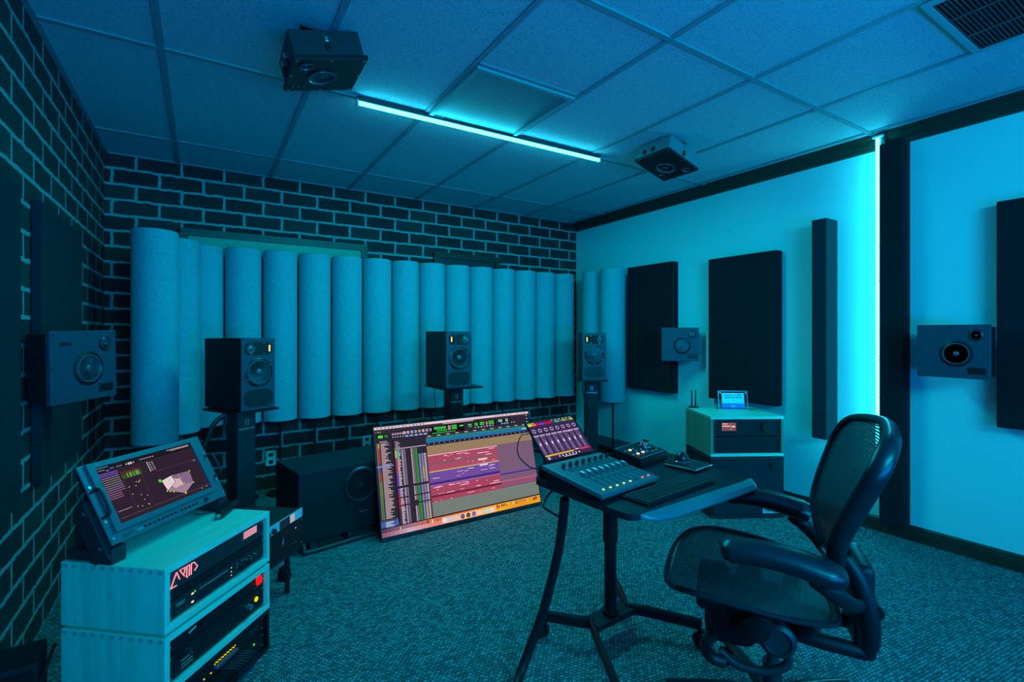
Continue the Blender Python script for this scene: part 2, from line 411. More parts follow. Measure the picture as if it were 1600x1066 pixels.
# flat picture painter: coloured rectangles stacked in thin layers, local x right, y up, z out
class Paint:
    def __init__(s, w, h): s.w, s.h, s.items = w, h, []
    def P(s, u, v): return ((u-.5)*s.w, (.5-v)*s.h)
    def r(s, u0, v0, u1, v1, c, layer=1): s.items.append(([s.P(u0, v0), s.P(u1, v0), s.P(u1, v1), s.P(u0, v1)], c, layer)); return s
    def poly(s, pts, c, layer=1): s.items.append(([s.P(*p) for p in pts], c, layer)); return s
    def disc(s, u, v, r, c, layer=2, n=10):
        x, y = s.P(u, v); s.items.append(([(x+r*math.cos(2*PI*k/n), y+r*math.sin(2*PI*k/n)) for k in range(n)], c, layer)); return s
    def grad(s, u0, v0, u1, v1, cols, layer=1, nx=24):
        for i in range(nx):
            t = i/(nx-1)*(len(cols)-1); k = min(int(t), len(cols)-2); f = t-k
            c = [cols[k][j]*(1-f)+cols[k+1][j]*f for j in range(3)]
            s.r(u0+(u1-u0)*i/nx, v0, u0+(u1-u0)*(i+1)/nx, v1, c, layer)
        return s
    def build(s, name, parent, mat, z=0.0, dz=.0004):
        me = bpy.data.meshes.new(name); vs, fs, cs = [], [], []
        for pts, c, L in s.items:
            b = len(vs); l = lin(c) if max(c) > 1.001 else (*c[:3], 1)
            for x, y in pts: vs.append((x, y, z+L*dz))
            fs.append(list(range(b, len(vs)))); cs += [l]*len(pts)
        me.from_pydata(vs, [], fs)
        at = me.color_attributes.new('Col', 'FLOAT_COLOR', 'CORNER')
        for i, l in enumerate(me.loops): at.data[i].color = cs[l.vertex_index]
        me.materials.append(mat)
        o = bpy.data.objects.new(name, me); COL.objects.link(o); o.parent = parent
        return o

def text_mesh(name, body, size, mat, parent, M, depth=.0006, align='CENTER'):
    cu = bpy.data.curves.new(name+'_tmp', 'FONT'); cu.body = body; cu.size = size; cu.extrude = depth; cu.align_x = align
    ob = bpy.data.objects.new(name+'_tmp', cu); COL.objects.link(ob)
    bpy.context.view_layer.update()
    me = bpy.data.meshes.new_from_object(ob.evaluated_get(bpy.context.evaluated_depsgraph_get()))
    bpy.data.objects.remove(ob); bpy.data.curves.remove(cu)
    me.materials.clear(); me.materials.append(mat); me.name = name
    o = bpy.data.objects.new(name, me); COL.objects.link(o); o.parent = parent; o.matrix_local = M
    return o

# ------------------------------------------------------------------ room shell
XL, XR, YB, YF, ZC = -.575, 3.59, 4.34, -2.6, 2.48
def slab(name, c, s, mat):
    bm = NB(); box(bm, c, s); return tag(link(name, bm, mat), kind='structure')
slab('floor', ((XL+XR)/2, (YB+YF)/2, -.05), (XR-XL+.4, YB-YF+.4, .1), M_['carpet'])
slab('ceiling', ((XL+XR)/2, (YB+YF)/2, ZC+.05), (XR-XL+.4, YB-YF+.4, .1), M_['tile'])
slab('wall_back', ((XL+XR)/2, YB+.05, ZC/2), (XR-XL+.2, .1, ZC), M_['brickb'])
slab('wall_left', (XL-.05, (YB+YF)/2, ZC/2), (.1, YB-YF, ZC), M_['brickl'])
slab('wall_right', (XR+.05, (YB+YF)/2, ZC/2), (.1, YB-YF, ZC), M_['wallp'])
slab('wall_front', ((XL+XR)/2, YF-.05, ZC/2), (XR-XL+.2, .1, ZC), M_['wallp'])
# crown trim and baseboard along the right wall
def rail_y(name, x, y0, y1, prof, mat):
    bm = NB()
    a = [bm.verts.new((x-p, y0, z)) for p, z in prof]; b = [bm.verts.new((x-p, y1, z)) for p, z in prof]
    n = len(prof)
    for i in range(n): bm.faces.new((a[i], a[(i+1) % n], b[(i+1) % n], b[i]))
    bm.faces.new(a); bm.faces.new(b)
    return tag(link(name, bm, mat), kind='structure')
rail_y('trim_1', XR, YF, YB, [(0, 2.48), (.05, 2.48), (.05, 2.462), (.036, 2.45), (.028, 2.425), (.018, 2.415), (.014, 2.39), (0, 2.385)], M_['dkwood'])
rail_y('baseboard_right', XR, YF, YB, [(0, 0), (.018, 0), (.018, .062), (.012, .066), (.012, .078), (.006, .086), (0, .088)], M_['dkwood'])
slab('baseboard_back', ((XL+XR)/2, YB-.006, .045), (XR-XL-.04, .012, .09), M_['dkwoodx'])
# ceiling grid: T bars
bm = NB()
gx = [-.155+.606*i for i in range(-1, 7)]; gy = [3.84-1.221*i for i in range(0, 6)]
for x in gx:
    if XL < x < XR: box(bm, (x, (YB+YF)/2, ZC-.003), (.026, YB-YF-.002, .008))
for y in gy: box(bm, ((XL+XR)/2, y, ZC-.0035), (XR-XL-.002, .026, .008))
box(bm, ((XL+.012), (YB+YF)/2, ZC-.004), (.022, YB-YF-.004, .008)); box(bm, ((XL+XR)/2, YB-.012, ZC-.004), (XR-XL-.004, .022, .008))
# short cross bars
box(bm, (1.355, 1.99, ZC-.003), (.58, .024, .008)); box(bm, (2.57, .75, ZC-.003), (.58, .024, .008))
tag(link('trim_2', bm, M_['grid']), kind='structure')

# windows / doors partly hidden behind the tubes on the brick wall
def opening(name, x0, x1, ztop, zbot, mat, fm):
    e = bpy.data.objects.new(name, None); COL.objects.link(e); tag(e, kind='structure'); e.location = ((x0+x1)/2, YB, zbot)
    w = x1-x0; h = ztop-zbot
    bm = NB(); box(bm, (0, -.006, h/2), (w-.1, .01, h-.06)); link('panel', bm, mat, e)
    bm = NB()
    for s in (-1, 1):
        box(bm, (s*(w/2-.024), -.018, h/2-.024), (.0478, .0338, h-.05)); box(bm, (s*(w/2-.011), -.0325, h/2-.012), (.022, .015, h-.026))
    box(bm, (0, -.018, h-.024), (w, .034, .048)); box(bm, (0, -.033, h-.012), (w, .016, .023)); box(bm, (0, -.019, .024), (w-.098, .032, .046))
    link('casing', bm, fm, e)
    return e
opening('window_1', -.145, 1.215, 2.005, .75, M_['doorw'], M_['dkwoodx'])
opening('window_2', 1.84, 2.56, 2.005, 1.0, M_['charc'], M_['dkwoodx'])

# ------------------------------------------------------------------ ceiling fittings
def vent(name, x0, x1, y0, y1, label, louvre):
    t = thing(name, label, 'vent', Matrix.Translation(((x0+x1)/2, (y0+y1)/2, ZC-.008)))
    w, d = x1-x0, y1-y0
    bm = NB()
    for s in (-1, 1):
        box(bm, (s*(w/2-.012), 0, -.006), (.024, d, .012)); box(bm, (0, s*(d/2-.012), -.006), (w-.048, .024, .012))
    link('frame', bm, M_['tbar'], t)
    bm = NB()
    if louvre:
        box(bm, (0, 0, -.001), (w-.05, d-.05, .002)); link('backing', bm, M_['blackm'], t); bm = NB()
        n = 40
        for i in range(n):
            y = -d/2+.03+(d-.06)*i/(n-1)
            box(bm, (0, y, -.006), (w-.05, .0045, .006))
        for i in range(1, 3): box(bm, (-w/2+w*i/3, 0, -.008), (.014, d-.05, .004))
        box(bm, (0, 0, -.008), (w-.05, .014, .004))
        link('louvre', bm, M_['charc'], t)
    else:
        box(bm, (0, 0, -.003), (w-.05, d-.05, .004)); link('perforated_plate', bm, M_['perf'], t)
        bm = NB()
        for p in ((.05, .02), (.0, -.06), (.02, -.07)): cyl(bm, (p[0], p[1], -.008), (p[0], p[1], -.004), .004)
        link('screw', bm, M_['silver'], t)
    return t
vent('ceiling_vent', 1.07, 1.645, 2.0, 2.60, 'square perforated return air plate in the ceiling beside the cyan light bar', False)
vent('ceiling_vent', 2.285, 2.865, .16, .745, 'louvred ceiling air vent at the top right corner of the photo', True)

# light bar under the ceiling
t = thing('ceiling_light_bar', 'long glowing cyan LED light bar mounted under the ceiling tiles', 'light', frame((1.505, 2.585, ZC-.007), yaw=math.radians(-1.0)))
L = 1.66
bm = NB(); box(bm, (0, .0, -.012), (L, .030, .024), bev=.002); link('housing', bm, M_['charc'], t)
bm = NB(); cyl(bm, (-L/2+.012, -.004, -.034), (L/2-.012, -.004, -.034), .0105, seg=14); link('lamp_tube', bm, M_['ledc'], t, True)
bm = NB()
for s in (-1, 1): box(bm, (s*(L/2-.004), -.002, -.03), (.010, .026, .034), bev=.002)
link('end_cap', bm, M_['white'], t)

# vertical light on the right wall
t = thing('wall_light_strip', 'bright vertical cyan LED strip running up the right wall beside the bass trap', 'light', Matrix.Translation((3.585, 1.352, .30)))
Lz = 2.175-.03
bm = NB(); box(bm, (-.035, 0.0, Lz/2), (.07, .012, Lz)); link('mounting_channel', bm, M_['white'], t)
bm = NB(); box(bm, (-.078, .0075, Lz/2), (.014, .015, Lz-.02), bev=.004); link('lamp_strip', bm, M_['ledv'], t)
bm = NB(); box(bm, (-.078, .005, Lz), (.022, .06, .012), bev=.003); link('end_cap', bm, M_['white'], t)

# ------------------------------------------------------------------ wedge speakers (square in-wall type)
def woofer(bm, cx, cy, z, r, mi_ring=0, mi_cone=1):
    M = Matrix.Translation((cx, cy, z))
    lathe(bm, [(r*1.18, 0), (r*1.18, .003), (r*1.06, .005), (r*1.0, .001)], M, 36, mi_ring)
    lathe(bm, [(r*1.0, .001), (r*.97, .006), (r*.90, .007), (r*.85, .001), (r*.55, -.010), (r*.30, -.014), (r*.29, -.004), (r*.2, .002), (r*.08, .004), (.0005, .0045)], M, 36, mi_cone)

def square_speaker(label, M, flip=False, logo=None, bracket=None, clasp=False, encl='charc', boxd=.11, group='square driver speakers on walls and ceiling', bl=-1):
    """local x right, y up on the baffle, z out of the baffle"""
    t = thing('wall_speaker' if not clasp else 'ceiling_speaker', label, 'speaker', M, group)
    w, h = .30, .28
    s = -1 if flip else 1
    bm = NB(); box(bm, (0, 0, -.009), (w, h, .018), bev=.0025); link('baffle', bm, M_['baffle'] if not clasp else M_['black'], t)
    bm = NB(); box(bm, (0, 0, -.018-boxd/2), (w-.022, h-.022, boxd), bev=.003); link('enclosure', bm, M_['cab'] if not clasp else M_[encl], t)
    bm = NB(); woofer(bm, .015*s, -.012, .0, .058); link('woofer', bm, [M_['rubber'], M_['cone']], t, True)
    bm = NB(); woofer(bm, .095*s, .085, .0, .026); link('tweeter', bm, [M_['rubber'], M_['cone']], t, True)
    bm = NB(); px, py = .098*s, -.098
    box(bm, (px, py, .0005), (.072, .034, .002), mi=0)
    for k in range(3): box(bm, (px-.024+.024*k, py, .002), (.014, .028, .004), mi=1, bev=.002)
    for k in range(2): box(bm, (px-.012+.024*k, py, .003), (.003, .032, .004), mi=2)
    link('port_vent', bm, [M_['blackm'], M_['rubber'], M_['charc']], t)
    bm = NB()
    for (x, y) in ((-.135, .125), (.135, .125), (-.135, -.125), (.135, -.125), (0, .128), (0, -.128), (-.14, .0), (.14, .0)):
        cyl(bm, (x, y, -.001), (x, y, .0012), .0042, seg=10)
    link('screw', bm, M_['charc'] if not clasp else M_['silver'], t)
    if clasp:
        for (x, y, rz) in ((0, h/2-.009, 0), (-w/2+.009, .0, 1), (w/2-.009, -.05, 1), (w/2-.009, .06, 1), (0, -h/2+.009, 0), (-w/2+.009, -.07, 1)):
            bm = NB()
            S = (.022, .010, .03) if not rz else (.010, .022, .03)
            S2 = (.014, .012, .02) if not rz else (.012, .014, .02)
            box(bm, (x, y, -.05), S, mi=0, bev=.002); box(bm, (x, y, -.082), S2, mi=1, bev=.002)
            link('clasp', bm, [M_['rubber'], M_['silver']], t)
    if logo:
        text_mesh('logo_lettering', logo, .030, M_['rubber'], t, Matrix.Translation((-.085, .082, .0008)))
    if bracket:
        bm = NB(); cyl(bm, (0, 0, -.018-boxd), (0, 0, -.018-boxd-bracket), .02); link('bracket', bm, M_['black'], t)
    return t
square_speaker('dark square speaker with pmc logo on the left brick wall', frame((-.402, 2.585, H0-.132), (.544, .839, .02), (.839, -.544, 0)), logo='pmc', boxd=.085)
square_speaker('square speaker mounted on the right wall past the light strip, beside the cropped black panel', frame((3.335, .955, H0-.098), (0, -1, 0), (-1, 0, 0)), bracket=.13)
square_speaker('small distant square speaker on the right wall between two black panels', frame((3.385, 2.735, H0-.098), (.74, -.67, 0), (-.67, -.74, 0)), boxd=.10, bracket=.035)
square_speaker('tilted square speaker hanging from the ceiling left of the cyan light bar', frame((.438, 2.18, H0+1.088), (.96, .0, .275), (.275, -.03, -.96)), flip=True, clasp=True, boxd=.10)
square_speaker('tilted square speaker hanging from the ceiling right of the cyan light bar', frame((2.55, 2.175, H0+1.085), (.962, .01, -.27), (-.27, .01, -.962)), flip=False, clasp=True, encl='lit_encl', boxd=.09)
for (cx, cy) in ((.44, 2.18), (2.55, 2.17)):
    pass
# hanging plates that carry the ceiling speakers
def mount(c, n, label):
    t = thing('ceiling_mount', label, 'mount', Matrix.Translation((c[0], c[1], ZC-.008)))
    bm = NB(); box(bm, (0, 0, -.004), (.16, .16, .008), bev=.002); link('plate', bm, M_['charc'], t)
    zz = n; bm = NB(); cyl(bm, (0, 0, -.008), (0, 0, -zz), .012); link('stem', bm, M_['charc'], t)
mount((.41, 2.18), .028, 'metal plate fixing the left ceiling speaker to the tiles')
mount((2.578, 2.175), .032, 'metal plate fixing the right ceiling speaker to the tiles')

# ------------------------------------------------------------------ acoustic panels
def panel(name, label, c, s, mat, cat='acoustic panel', group=None):
    bm = NB(); box(bm, (0, 0, 0), s, bev=.006, seg=3)
    o = link(name, bm, mat); o.location = c; tag(o, label, cat, group); return o
G = 'black fabric acoustic panels on the walls'
panel('hanging_sound_absorber', 'wide black acoustic panel on the right wall just beside the grey tubes', (3.55, 3.193, H0+.047), (.078, .546, 1.174), M_['panel'], group=G)
panel('hanging_sound_absorber', 'wide black acoustic panel on the right wall behind the card holder and wooden rack', (3.55, 2.273, H0+.032), (.078, .566, 1.137), M_['panel'], group=G)
panel('hanging_sound_absorber', 'narrow tall black acoustic panel between the wide panel and the light strip', (3.515, 1.666, H0+.025), (.148, .093, 1.452), M_['panelb'], group=G)
panel('hanging_sound_absorber', 'black acoustic panel at the right edge of the photo, beside the square speaker', (3.55, .575, H0+.095), (.078, .502, 1.18), M_['panel'], group=G)
panel('hanging_sound_absorber', 'dark slate acoustic panel on the left brick wall behind the logo speaker', (-.556, 3.005, H0-.04), (.036, .75, 1.12), M_['panelb'], group=G)
panel('hanging_sound_absorber', 'dark slate acoustic panel on the brick wall at the left edge of the photo', (-.556, 1.93, H0-.045), (.036, .86, 1.11), M_['panelb'], group=G)
panel('bass_trap', 'floor to ceiling black bass trap column beside the cyan light strip', (3.536, 1.282, (2.385+.09)/2), (.104, .122, 2.295), M_['panel'], 'bass trap')

# ------------------------------------------------------------------ tubes
TT, TB = H0+.62, H0-.67
def make_tube(x, y, label, r=.1205, first=None):
    t = thing('acoustic_tube', label, 'acoustic tube', Matrix.Translation((x, y, 0)), 'grey fabric acoustic tubes along the brick wall')
    if first is None:
        bm = NB(); lathe(bm, [(.0005, TB), (r-.006, TB), (r, TB+.006), (r, TT-.006), (r-.006, TT), (.0005, TT)], None, 48)
        body = link('tube_body', bm, M_['tube'], t, True)
        bm = NB(); lathe(bm, [(r-.03, TB-.008), (r-.03, TB-.0005)], None, 32); rim = link('bottom_cap', bm, M_['blackm'], t)
        bm = NB(); cyl(bm, (0, 0, .014), (0, 0, TB-.008), .009, seg=10); leg = link('leg', bm, M_['black'], t)
        bm = NB(); lathe(bm, [(.10, 0), (.10, .008), (.02, .014), (.0005, .014)], None, 24); ft = link('base_plate', bm, M_['black'], t)
        return t
    for ch in first.children:
        if x > 3.3 and ch.name.split('.')[0] in ('leg', 'base_plate'): continue
        c = ch.copy(); COL.objects.link(c); c.parent = t
    if x > 3.3:
        bm = NB(); cyl(bm, (0, 0, .149), (0, 0, TB-.008), .009, seg=10); link('leg', bm, M_['black'], t)
    return t
row = [(.005, 4.20)]
row = [(-.25, 3.70, 'largest looking grey acoustic tube, leftmost of the row'),
       (-.14, 3.975, 'grey acoustic tube mostly hidden behind the leftmost tube'),
       (.006, 4.176, 'third grey acoustic tube from the left, in the left corner')]
ordn = ['fourth', 'fifth', 'sixth', 'seventh', 'eighth', 'ninth', 'tenth', 'eleventh', 'twelfth', 'thirteenth', 'fourteenth', 'fifteenth', 'sixteenth']
extra = {0: 'behind the left studio monitor', 1: 'just right of the left studio monitor', 2: 'above the subwoofer', 5: 'left of the centre studio monitor', 6: 'behind the centre studio monitor', 11: 'left of the right studio monitor', 12: 'behind the right studio monitor'}
for i in range(13):
    row.append((.252+.2505*i, 4.165, 'grey acoustic tube, %s from the left, %s' % (ordn[i], extra.get(i, 'in the straight run'))))
row.append((3.40, 3.82, 'grey acoustic tube tucked in the right corner, next to last'))
row.append((3.385, 3.535, 'rightmost grey acoustic tube of the row, beside the black panel'))
first = None
for (x, y, lb) in row:
    if not lb: continue
    t = make_tube(x, y, lb, first=first)
    if first is None: first = t

# ------------------------------------------------------------------ studio monitors on stands
def monitor(label, c, yaw, mirror=False):
    """c = centre of front face; front faces local -y"""
    t = thing('studio_monitor', label, 'speaker', frame((c[0], c[1], c[2]-.205), yaw=yaw), 'black two way studio monitors on stands')
    w, h, d = .205, .41, .36; s = -1 if mirror else 1
    bm = NB(); box(bm, (0, d/2+.008, h/2), (w, d, h), bev=.004); link('cabinet', bm, M_['cab'], t)
    bm = NB(); box(bm, (0, .006, h/2), (w, .014, h), bev=.003); link('front_baffle', bm, M_['baffle'], t)
    F = Matrix.Translation((0, -.001, 0)) @ Matrix.Rotation(PI/2, 4, 'X')   # local x right, y up, z out (-y)
    bm = NB(); M = F @ Matrix.Translation((0, .215, 0)); r = .072
    lathe(bm, [(r*1.16, 0), (r*1.16, .003), (r*1.06, .006), (r, .002)], M, 40, 0)
    lathe(bm, [(r, .002), (r*.97, .007), (r*.90, .008), (r*.85, .002), (r*.35, -.006), (r*.3, -.004), (r*.29, .005), (r*.2, .012), (r*.08, .015), (.0005, .0155)], M, 40, 1)
    link('woofer', bm, [M_['rubber'], M_['cone']], t, True)
    bm = NB(); prism(bm, rrect(.165, .072, .034, 8, 0, .352), 0, .003, F, 0)
    for x in (-.03*s*-1, .045*s*-1):
        for y in (.323, .381): cyl(bm, F @ Vector((x, y, .003)), F @ Vector((x, y, .0045)), .003, seg=8, mi=1)
    link('tweeter_plate', bm, [M_['blackm'], M_['silver']], t)
    bm = NB(); M = F @ Matrix.Translation((-.05*s, .352, .003)); lathe(bm, [(.026, 0), (.024, .003), (.016, .0005), (.012, .003), (.006, .007), (.0005, .008)], M, 24, 0)
    link('tweeter', bm, M_['cone'], t, True)
    bm = NB(); box(bm, F @ Vector((.062*s, .352, .004)), (.018, .003, .052), mi=1); box(bm, F @ Vector((.063*s, .352, .006)), (.008, .003, .036), mi=0)
    link('level_display', bm, [M_['orange'], M_['charc']], t)
    bm = NB(); prism(bm, rrect(.175, .098, .045, 8, 0, .068), 0, .0025, F, 0); link('port_grille', bm, M_['grille'], t)
    bm = NB()
    for k in range(6):
        a = PI/6+k*PI/3; p = F @ Vector((.079*math.cos(a), .215+.079*math.sin(a), .004)); q = F @ Vector((.079*math.cos(a), .215+.079*math.sin(a), .006))
        cyl(bm, p, q, .003, seg=8)
    link('screw', bm, M_['silver'], t)
    return t
ML = monitor('left studio monitor, turned right, in front of the tubes', (.269, 3.175, H0-.238), math.radians(28))
MC = monitor('centre studio monitor above the large leaning screen', (1.573, 3.227, H0-.195), math.radians(1), mirror=True)
MR = monitor('right studio monitor nearest the right wall, turned left', (2.865, 3.22, H0-.205), math.radians(-34), mirror=True)

def stand(label, c, yaw, ztop, px=.0, pw=.26, pd=.34, logo=True):
    t = thing('speaker_stand', label, 'speaker stand', frame((c[0], c[1], 0), yaw=yaw), 'heavy black column speaker stands')
    bm = NB(); box(bm, (px, .0, ztop-.008), (pw, pd, .014), bev=.003); link('top_plate', bm, M_['black'], t)
    bm = NB(); box(bm, (px, 0, (ztop-.015+.02)/2), (.115, .115, ztop-.035), bev=.012, seg=3); link('column', bm, M_['charc'] if logo else M_['black'], t)
    bm = NB(); box(bm, (px, 0, .011), (.26, .27, .02), bev=.004); link('base_plate', bm, M_['black'], t)
    F = Matrix.Translation((px, -.0585, ztop-.10)) @ Matrix.Rotation(PI/2, 4, 'X')
    bm = NB()
    for (x, y, w, h) in ((-.010, .02, .003, .03), (.010, .02, .003, .03), (0, .034, .022, .003), (0, .006, .022, .003), (-.003, .02, .005, .004), (.005, .014, .006, .003)):
        box(bm, F @ Vector((x, y, 0)), (w, .001, h))
    for k in range(11): box(bm, F @ Vector((-.044+.0088*k, -.018, 0)), (.005, .001, .006 if k % 3 else .009))
    box(bm, F @ Vector((0, -.024, 0)), (.09, .001, .0015))
    link('logo_mark', bm, M_['silver'], t)
    return t
stand('left speaker stand carrying the left studio monitor', (.19, 3.33), math.radians(28), H0-.445, px=-.0)
stand('centre speaker stand behind the leaning screen', (1.60, 3.42), math.radians(1), H0-.402, px=.02, pw=.33, pd=.34, logo=False)
stand('right speaker stand near the rightmost tubes', (2.95, 3.36), math.radians(-34), H0-.412, logo=False)
def cable(name, label, pts, r=.006, mat='rubber', cat='cable', n=8, seg=8, parent=None):
    bm = NB(); tube(bm, smooth_pts(pts, n), r, seg)
    o = link(name, bm, M_[mat], parent, True)
    if parent is None: tag(o, label, cat)
    return o
cable('speaker_cable', 'thick black cable looping down beside the left speaker stand', [(.10, 3.20, .775), (.055, 3.19, .74), (.02, 3.18, .66), (-.005, 3.17, .55), (-.01, 3.17, .2), (-.02, 3.2, .02)], .014)
cable('speaker_cable', 'thin black cable hanging beside the centre speaker stand', [(1.47, 3.44, .815), (1.475, 3.43, .7), (1.50, 3.44, .5), (1.46, 3.45, .25), (1.40, 3.50, .012)], .0035)
cable('speaker_cable', 'thin cable looping under the right studio monitor', [(2.80, 3.30, .80), (2.755, 3.24, .72), (2.765, 3.21, .62), (2.80, 3.22, .56), (2.82, 3.25, .45), (2.76, 3.2, .012)], .005)
# little bracket under the right monitor
# ------------------------------------------------------------------ subwoofer
t = thing('subwoofer', 'large black subwoofer on the carpet left of the leaning screen', 'subwoofer', frame((.445, 2.935, 0), yaw=math.radians(10)))
w, d, h = .62, .40, .40
bm = NB(); box(bm, (w/2, d/2, .055+h/2), (w, d, h), bev=.008); link('cabinet', bm, M_['cab'], t)
F = Matrix.Translation((.365, -.001, .055+h-.13)) @ Matrix.Rotation(PI/2, 4, 'X')
bm = NB(); lathe(bm, [(.108, 0), (.108, .004), (.098, .014), (.092, .014), (.088, .003)], F, 48, 0)
lathe(bm, [(.088, .003), (.06, -.0005), (.03, .002), (.0005, .004)], F, 48, 1)
link('driver_ring', bm, [M_['charc'], M_['blackm']], t, True)
bm = NB(); box(bm, (.385, -.001, .16), (.055, .002, .006)); link('badge', bm, M_['silver'], t)
bm = NB()
tube(bm, smooth_pts([(.03, .02, .06), (.03, -.01, .03), (.05, -.02, .014), (.3, -.02, .013), (.57, -.02, .014), (.59, -.01, .03), (.59, .02, .06)], 6), .013, 10)
tube(bm, smooth_pts([(.03, .34, .06), (.03, .37, .03), (.05, .38, .014), (.57, .38, .014), (.59, .37, .03), (.59, .34, .06)], 6), .013, 10)
for x in (.08, .3, .54): box(bm, (x, .18, .035), (.03, .36, .042))
link('skid_frame', bm, M_['charc'], t, True)

# outlets
def outlet(label, x, z):
    t = thing('wall_outlet', label, 'outlet', Matrix.Translation((x, YB-.001, z)))
    bm = NB(); box(bm, (0, -.005, 0), (.075, .008, .12), bev=.003); link('cover_plate', bm, M_['white'], t)
    for s in (-1, 1):
        bm = NB(); F = Matrix.Translation((0, -.010, .028*s)) @ Matrix.Rotation(PI/2, 4, 'X'); prism(bm, rrect(.034, .03, .012, 5), 0, .002, F)
        link('socket', bm, M_['blackm'], t)
outlet('white double power outlet on the back brick wall left of the subwoofer', .455, H0-1.0)
outlet('white power outlet on the brick wall beside the leaning screen top left corner', 1.215, H0-.965)

# low black plinth along the right wall
t = thing('low_plinth', 'low flat topped black plinth along the right wall under the tubes', 'plinth', Matrix.Translation((3.565, 2.62, 0)))
bm = NB(); box(bm, (-.13, .70, .137), (.30, 1.40, .02), bev=.003); link('top', bm, M_['deskt'], t)
bm = NB(); box(bm, (-.14, .71, .064), (.22, 1.36, .126)); link('body', bm, M_['blackm'], t)

# ------------------------------------------------------------------ the big leaning screen
TX = Vector((.9996, .018, 0)).normalized(); TN = Vector((.0121, -.9682, .2498))
TVM = frame((1.471, 2.951, H0-.907), TX, TN)
t = thing('large_screen', 'large flat screen leaning back on the carpet, showing a mixing session', 'screen', TVM)
W, Hh = 1.17, .673
bm = NB(); box(bm, (0, 0, -.014), (W, Hh, .024), bev=.003); box(bm, (0, -.06, -.034), (W*.7, Hh*.6, .03), bev=.006); link('housing', bm, M_['black'], t)
bm = NB()
for (cx, cy, sx, sy) in ((0, Hh/2-.003, W, .006), (0, -Hh/2+.009, W, .018), (-W/2+.003, 0, .006, Hh), (W/2-.003, 0, .006, Hh)): box(bm, (cx, cy, .0015), (sx, sy, .004))
box(bm, (0, -Hh/2+.004, .0045), (.05, .007, .003), mi=1)
link('bezel', bm, [M_['charc'], M_['rubber']], t)
bm = NB(); box(bm, (0, .16, -.085), (.12, .03, .11)); box(bm, (0, -.31, -.10), (.5, .02, .14)); link('rear_prop', bm, M_['black'], t)
p = Paint(W, Hh); R = random.Random(3)
BG = (44, 40, 54)
p.r(.005, .012, .995, .972, BG, 1)
p.r(.005, .012, .995, .034, (232, 200, 208), 2)
for k in range(14): p.r(.02+.02*k, .019, .02+.02*k+R.uniform(.006, .014), .027, (90, 60, 80), 3)
for u in (.75, .765, .78, .80, .83, .86, .91, .94, .965): p.r(u, .018, u+.006, .028, (70, 50, 70), 3)
p.r(.005, .034, .995, .052, (58, 50, 68), 2); p.r(.40, .038, .60, .047, (190, 170, 180), 3)
for k, c in enumerate(((230, 70, 60), (235, 180, 50), (90, 200, 70))): p.disc(.014+.012*k, .058, .0038, c, 4)
# transport toolbar
p.r(.018, .082, .082, .118, (20, 22, 22), 2); p.r(.024, .088, .05, .112, (70, 225, 80), 3)
for k in range(3): p.r(.058, .089+.009*k, .078, .093+.009*k, (50, 170, 70), 3)
for k in range(6): p.r(.10+.014*k, .080, .11+.014*k, .098, (168, 150, 168), 3)
for k in range(5): p.r(.102+.014*k, .112, .108+.014*k, .120, (220, 190, 205), 3)
for k in range(8): p.r(.162+.022*k if k < 6 else .162+.022*k, .074, .176+.022*k if k < 6 else .176+.022*k, .100, [(200, 170, 185), (210, 150, 160), (175, 160, 180), (110, 160, 215), (215, 130, 110), (190, 170, 190), (170, 150, 170), (150, 140, 160)][k], 3)
for k in range(5): p.r(.172+.027*k, .112, .192+.027*k, .126, (110, 175, 235) if k in (0, 1, 3) else (185, 165, 185), 3)
def digits(u0, v0, u1, v1, n, c, L=3):
    w = (u1-u0)/n
    for k in range(n):
        a = u0+w*k
        p.r(a, v0, a+w*.8, v0+(v1-v0)*.2, c, L); p.r(a, v0, a+w*.28, v1, c, L); p.r(a+w*.52, v0+(v1-v0)*.3, a+w*.8, v1, c, L)
        if k % 2: p.r(a, v1-(v1-v0)*.2, a+w*.8, v1, c, L)
p.r(.322, .060, .535, .135, (16, 18, 20), 2)
digits(.345, .068, .42, .092, 9, (70, 235, 90)); digits(.36, .100, .425, .112, 8, (70, 220, 90)); digits(.455, .066, .488, .108, 4, (70, 225, 90))
p.r(.43, .066, .448, .11, (190, 120, 140), 3); p.r(.33, .122, .47, .129, (50, 190, 80), 3); p.r(.47, .120, .476, .132, (220, 60, 50), 4)
p.r(.505, .075, .53, .088, (90, 220, 110), 3); p.r(.56, .075, .585, .092, (70, 190, 90), 3); p.r(.565, .100, .585, .108, (70, 190, 90), 3)
p.r(.60, .060, .75, .12, (16, 18, 20), 2); digits(.605, .070, .628, .102, 2, (80, 215, 90)); digits(.64, .068, .672, .102, 3, (80, 215, 90)); p.r(.68, .068, .693, .105, (190, 120, 140), 3); digits(.70, .066, .738, .104, 4, (80, 215, 90))
for k in range(7): p.r(.602+.02*k, .112, .614+.02*k, .122, (200, 130, 130) if k % 3 == 0 else (150, 190, 225), 3)
p.r(.765, .058, .85, .115, (20, 22, 24), 2); digits(.77, .064, .80, .092, 3, (170, 220, 175)); digits(.82, .064, .84, .094, 2, (170, 220, 175))
for k in range(3): p.r(.785+.02*k, .104, .80+.02*k, .116, (100, 165, 235), 3)
for k in range(2): p.r(.86+.018*k, .104, .868+.018*k, .112, (190, 170, 190), 3)
for k in range(3): p.disc(.978, .05+.035*k, .004, (200, 200, 225), 3)
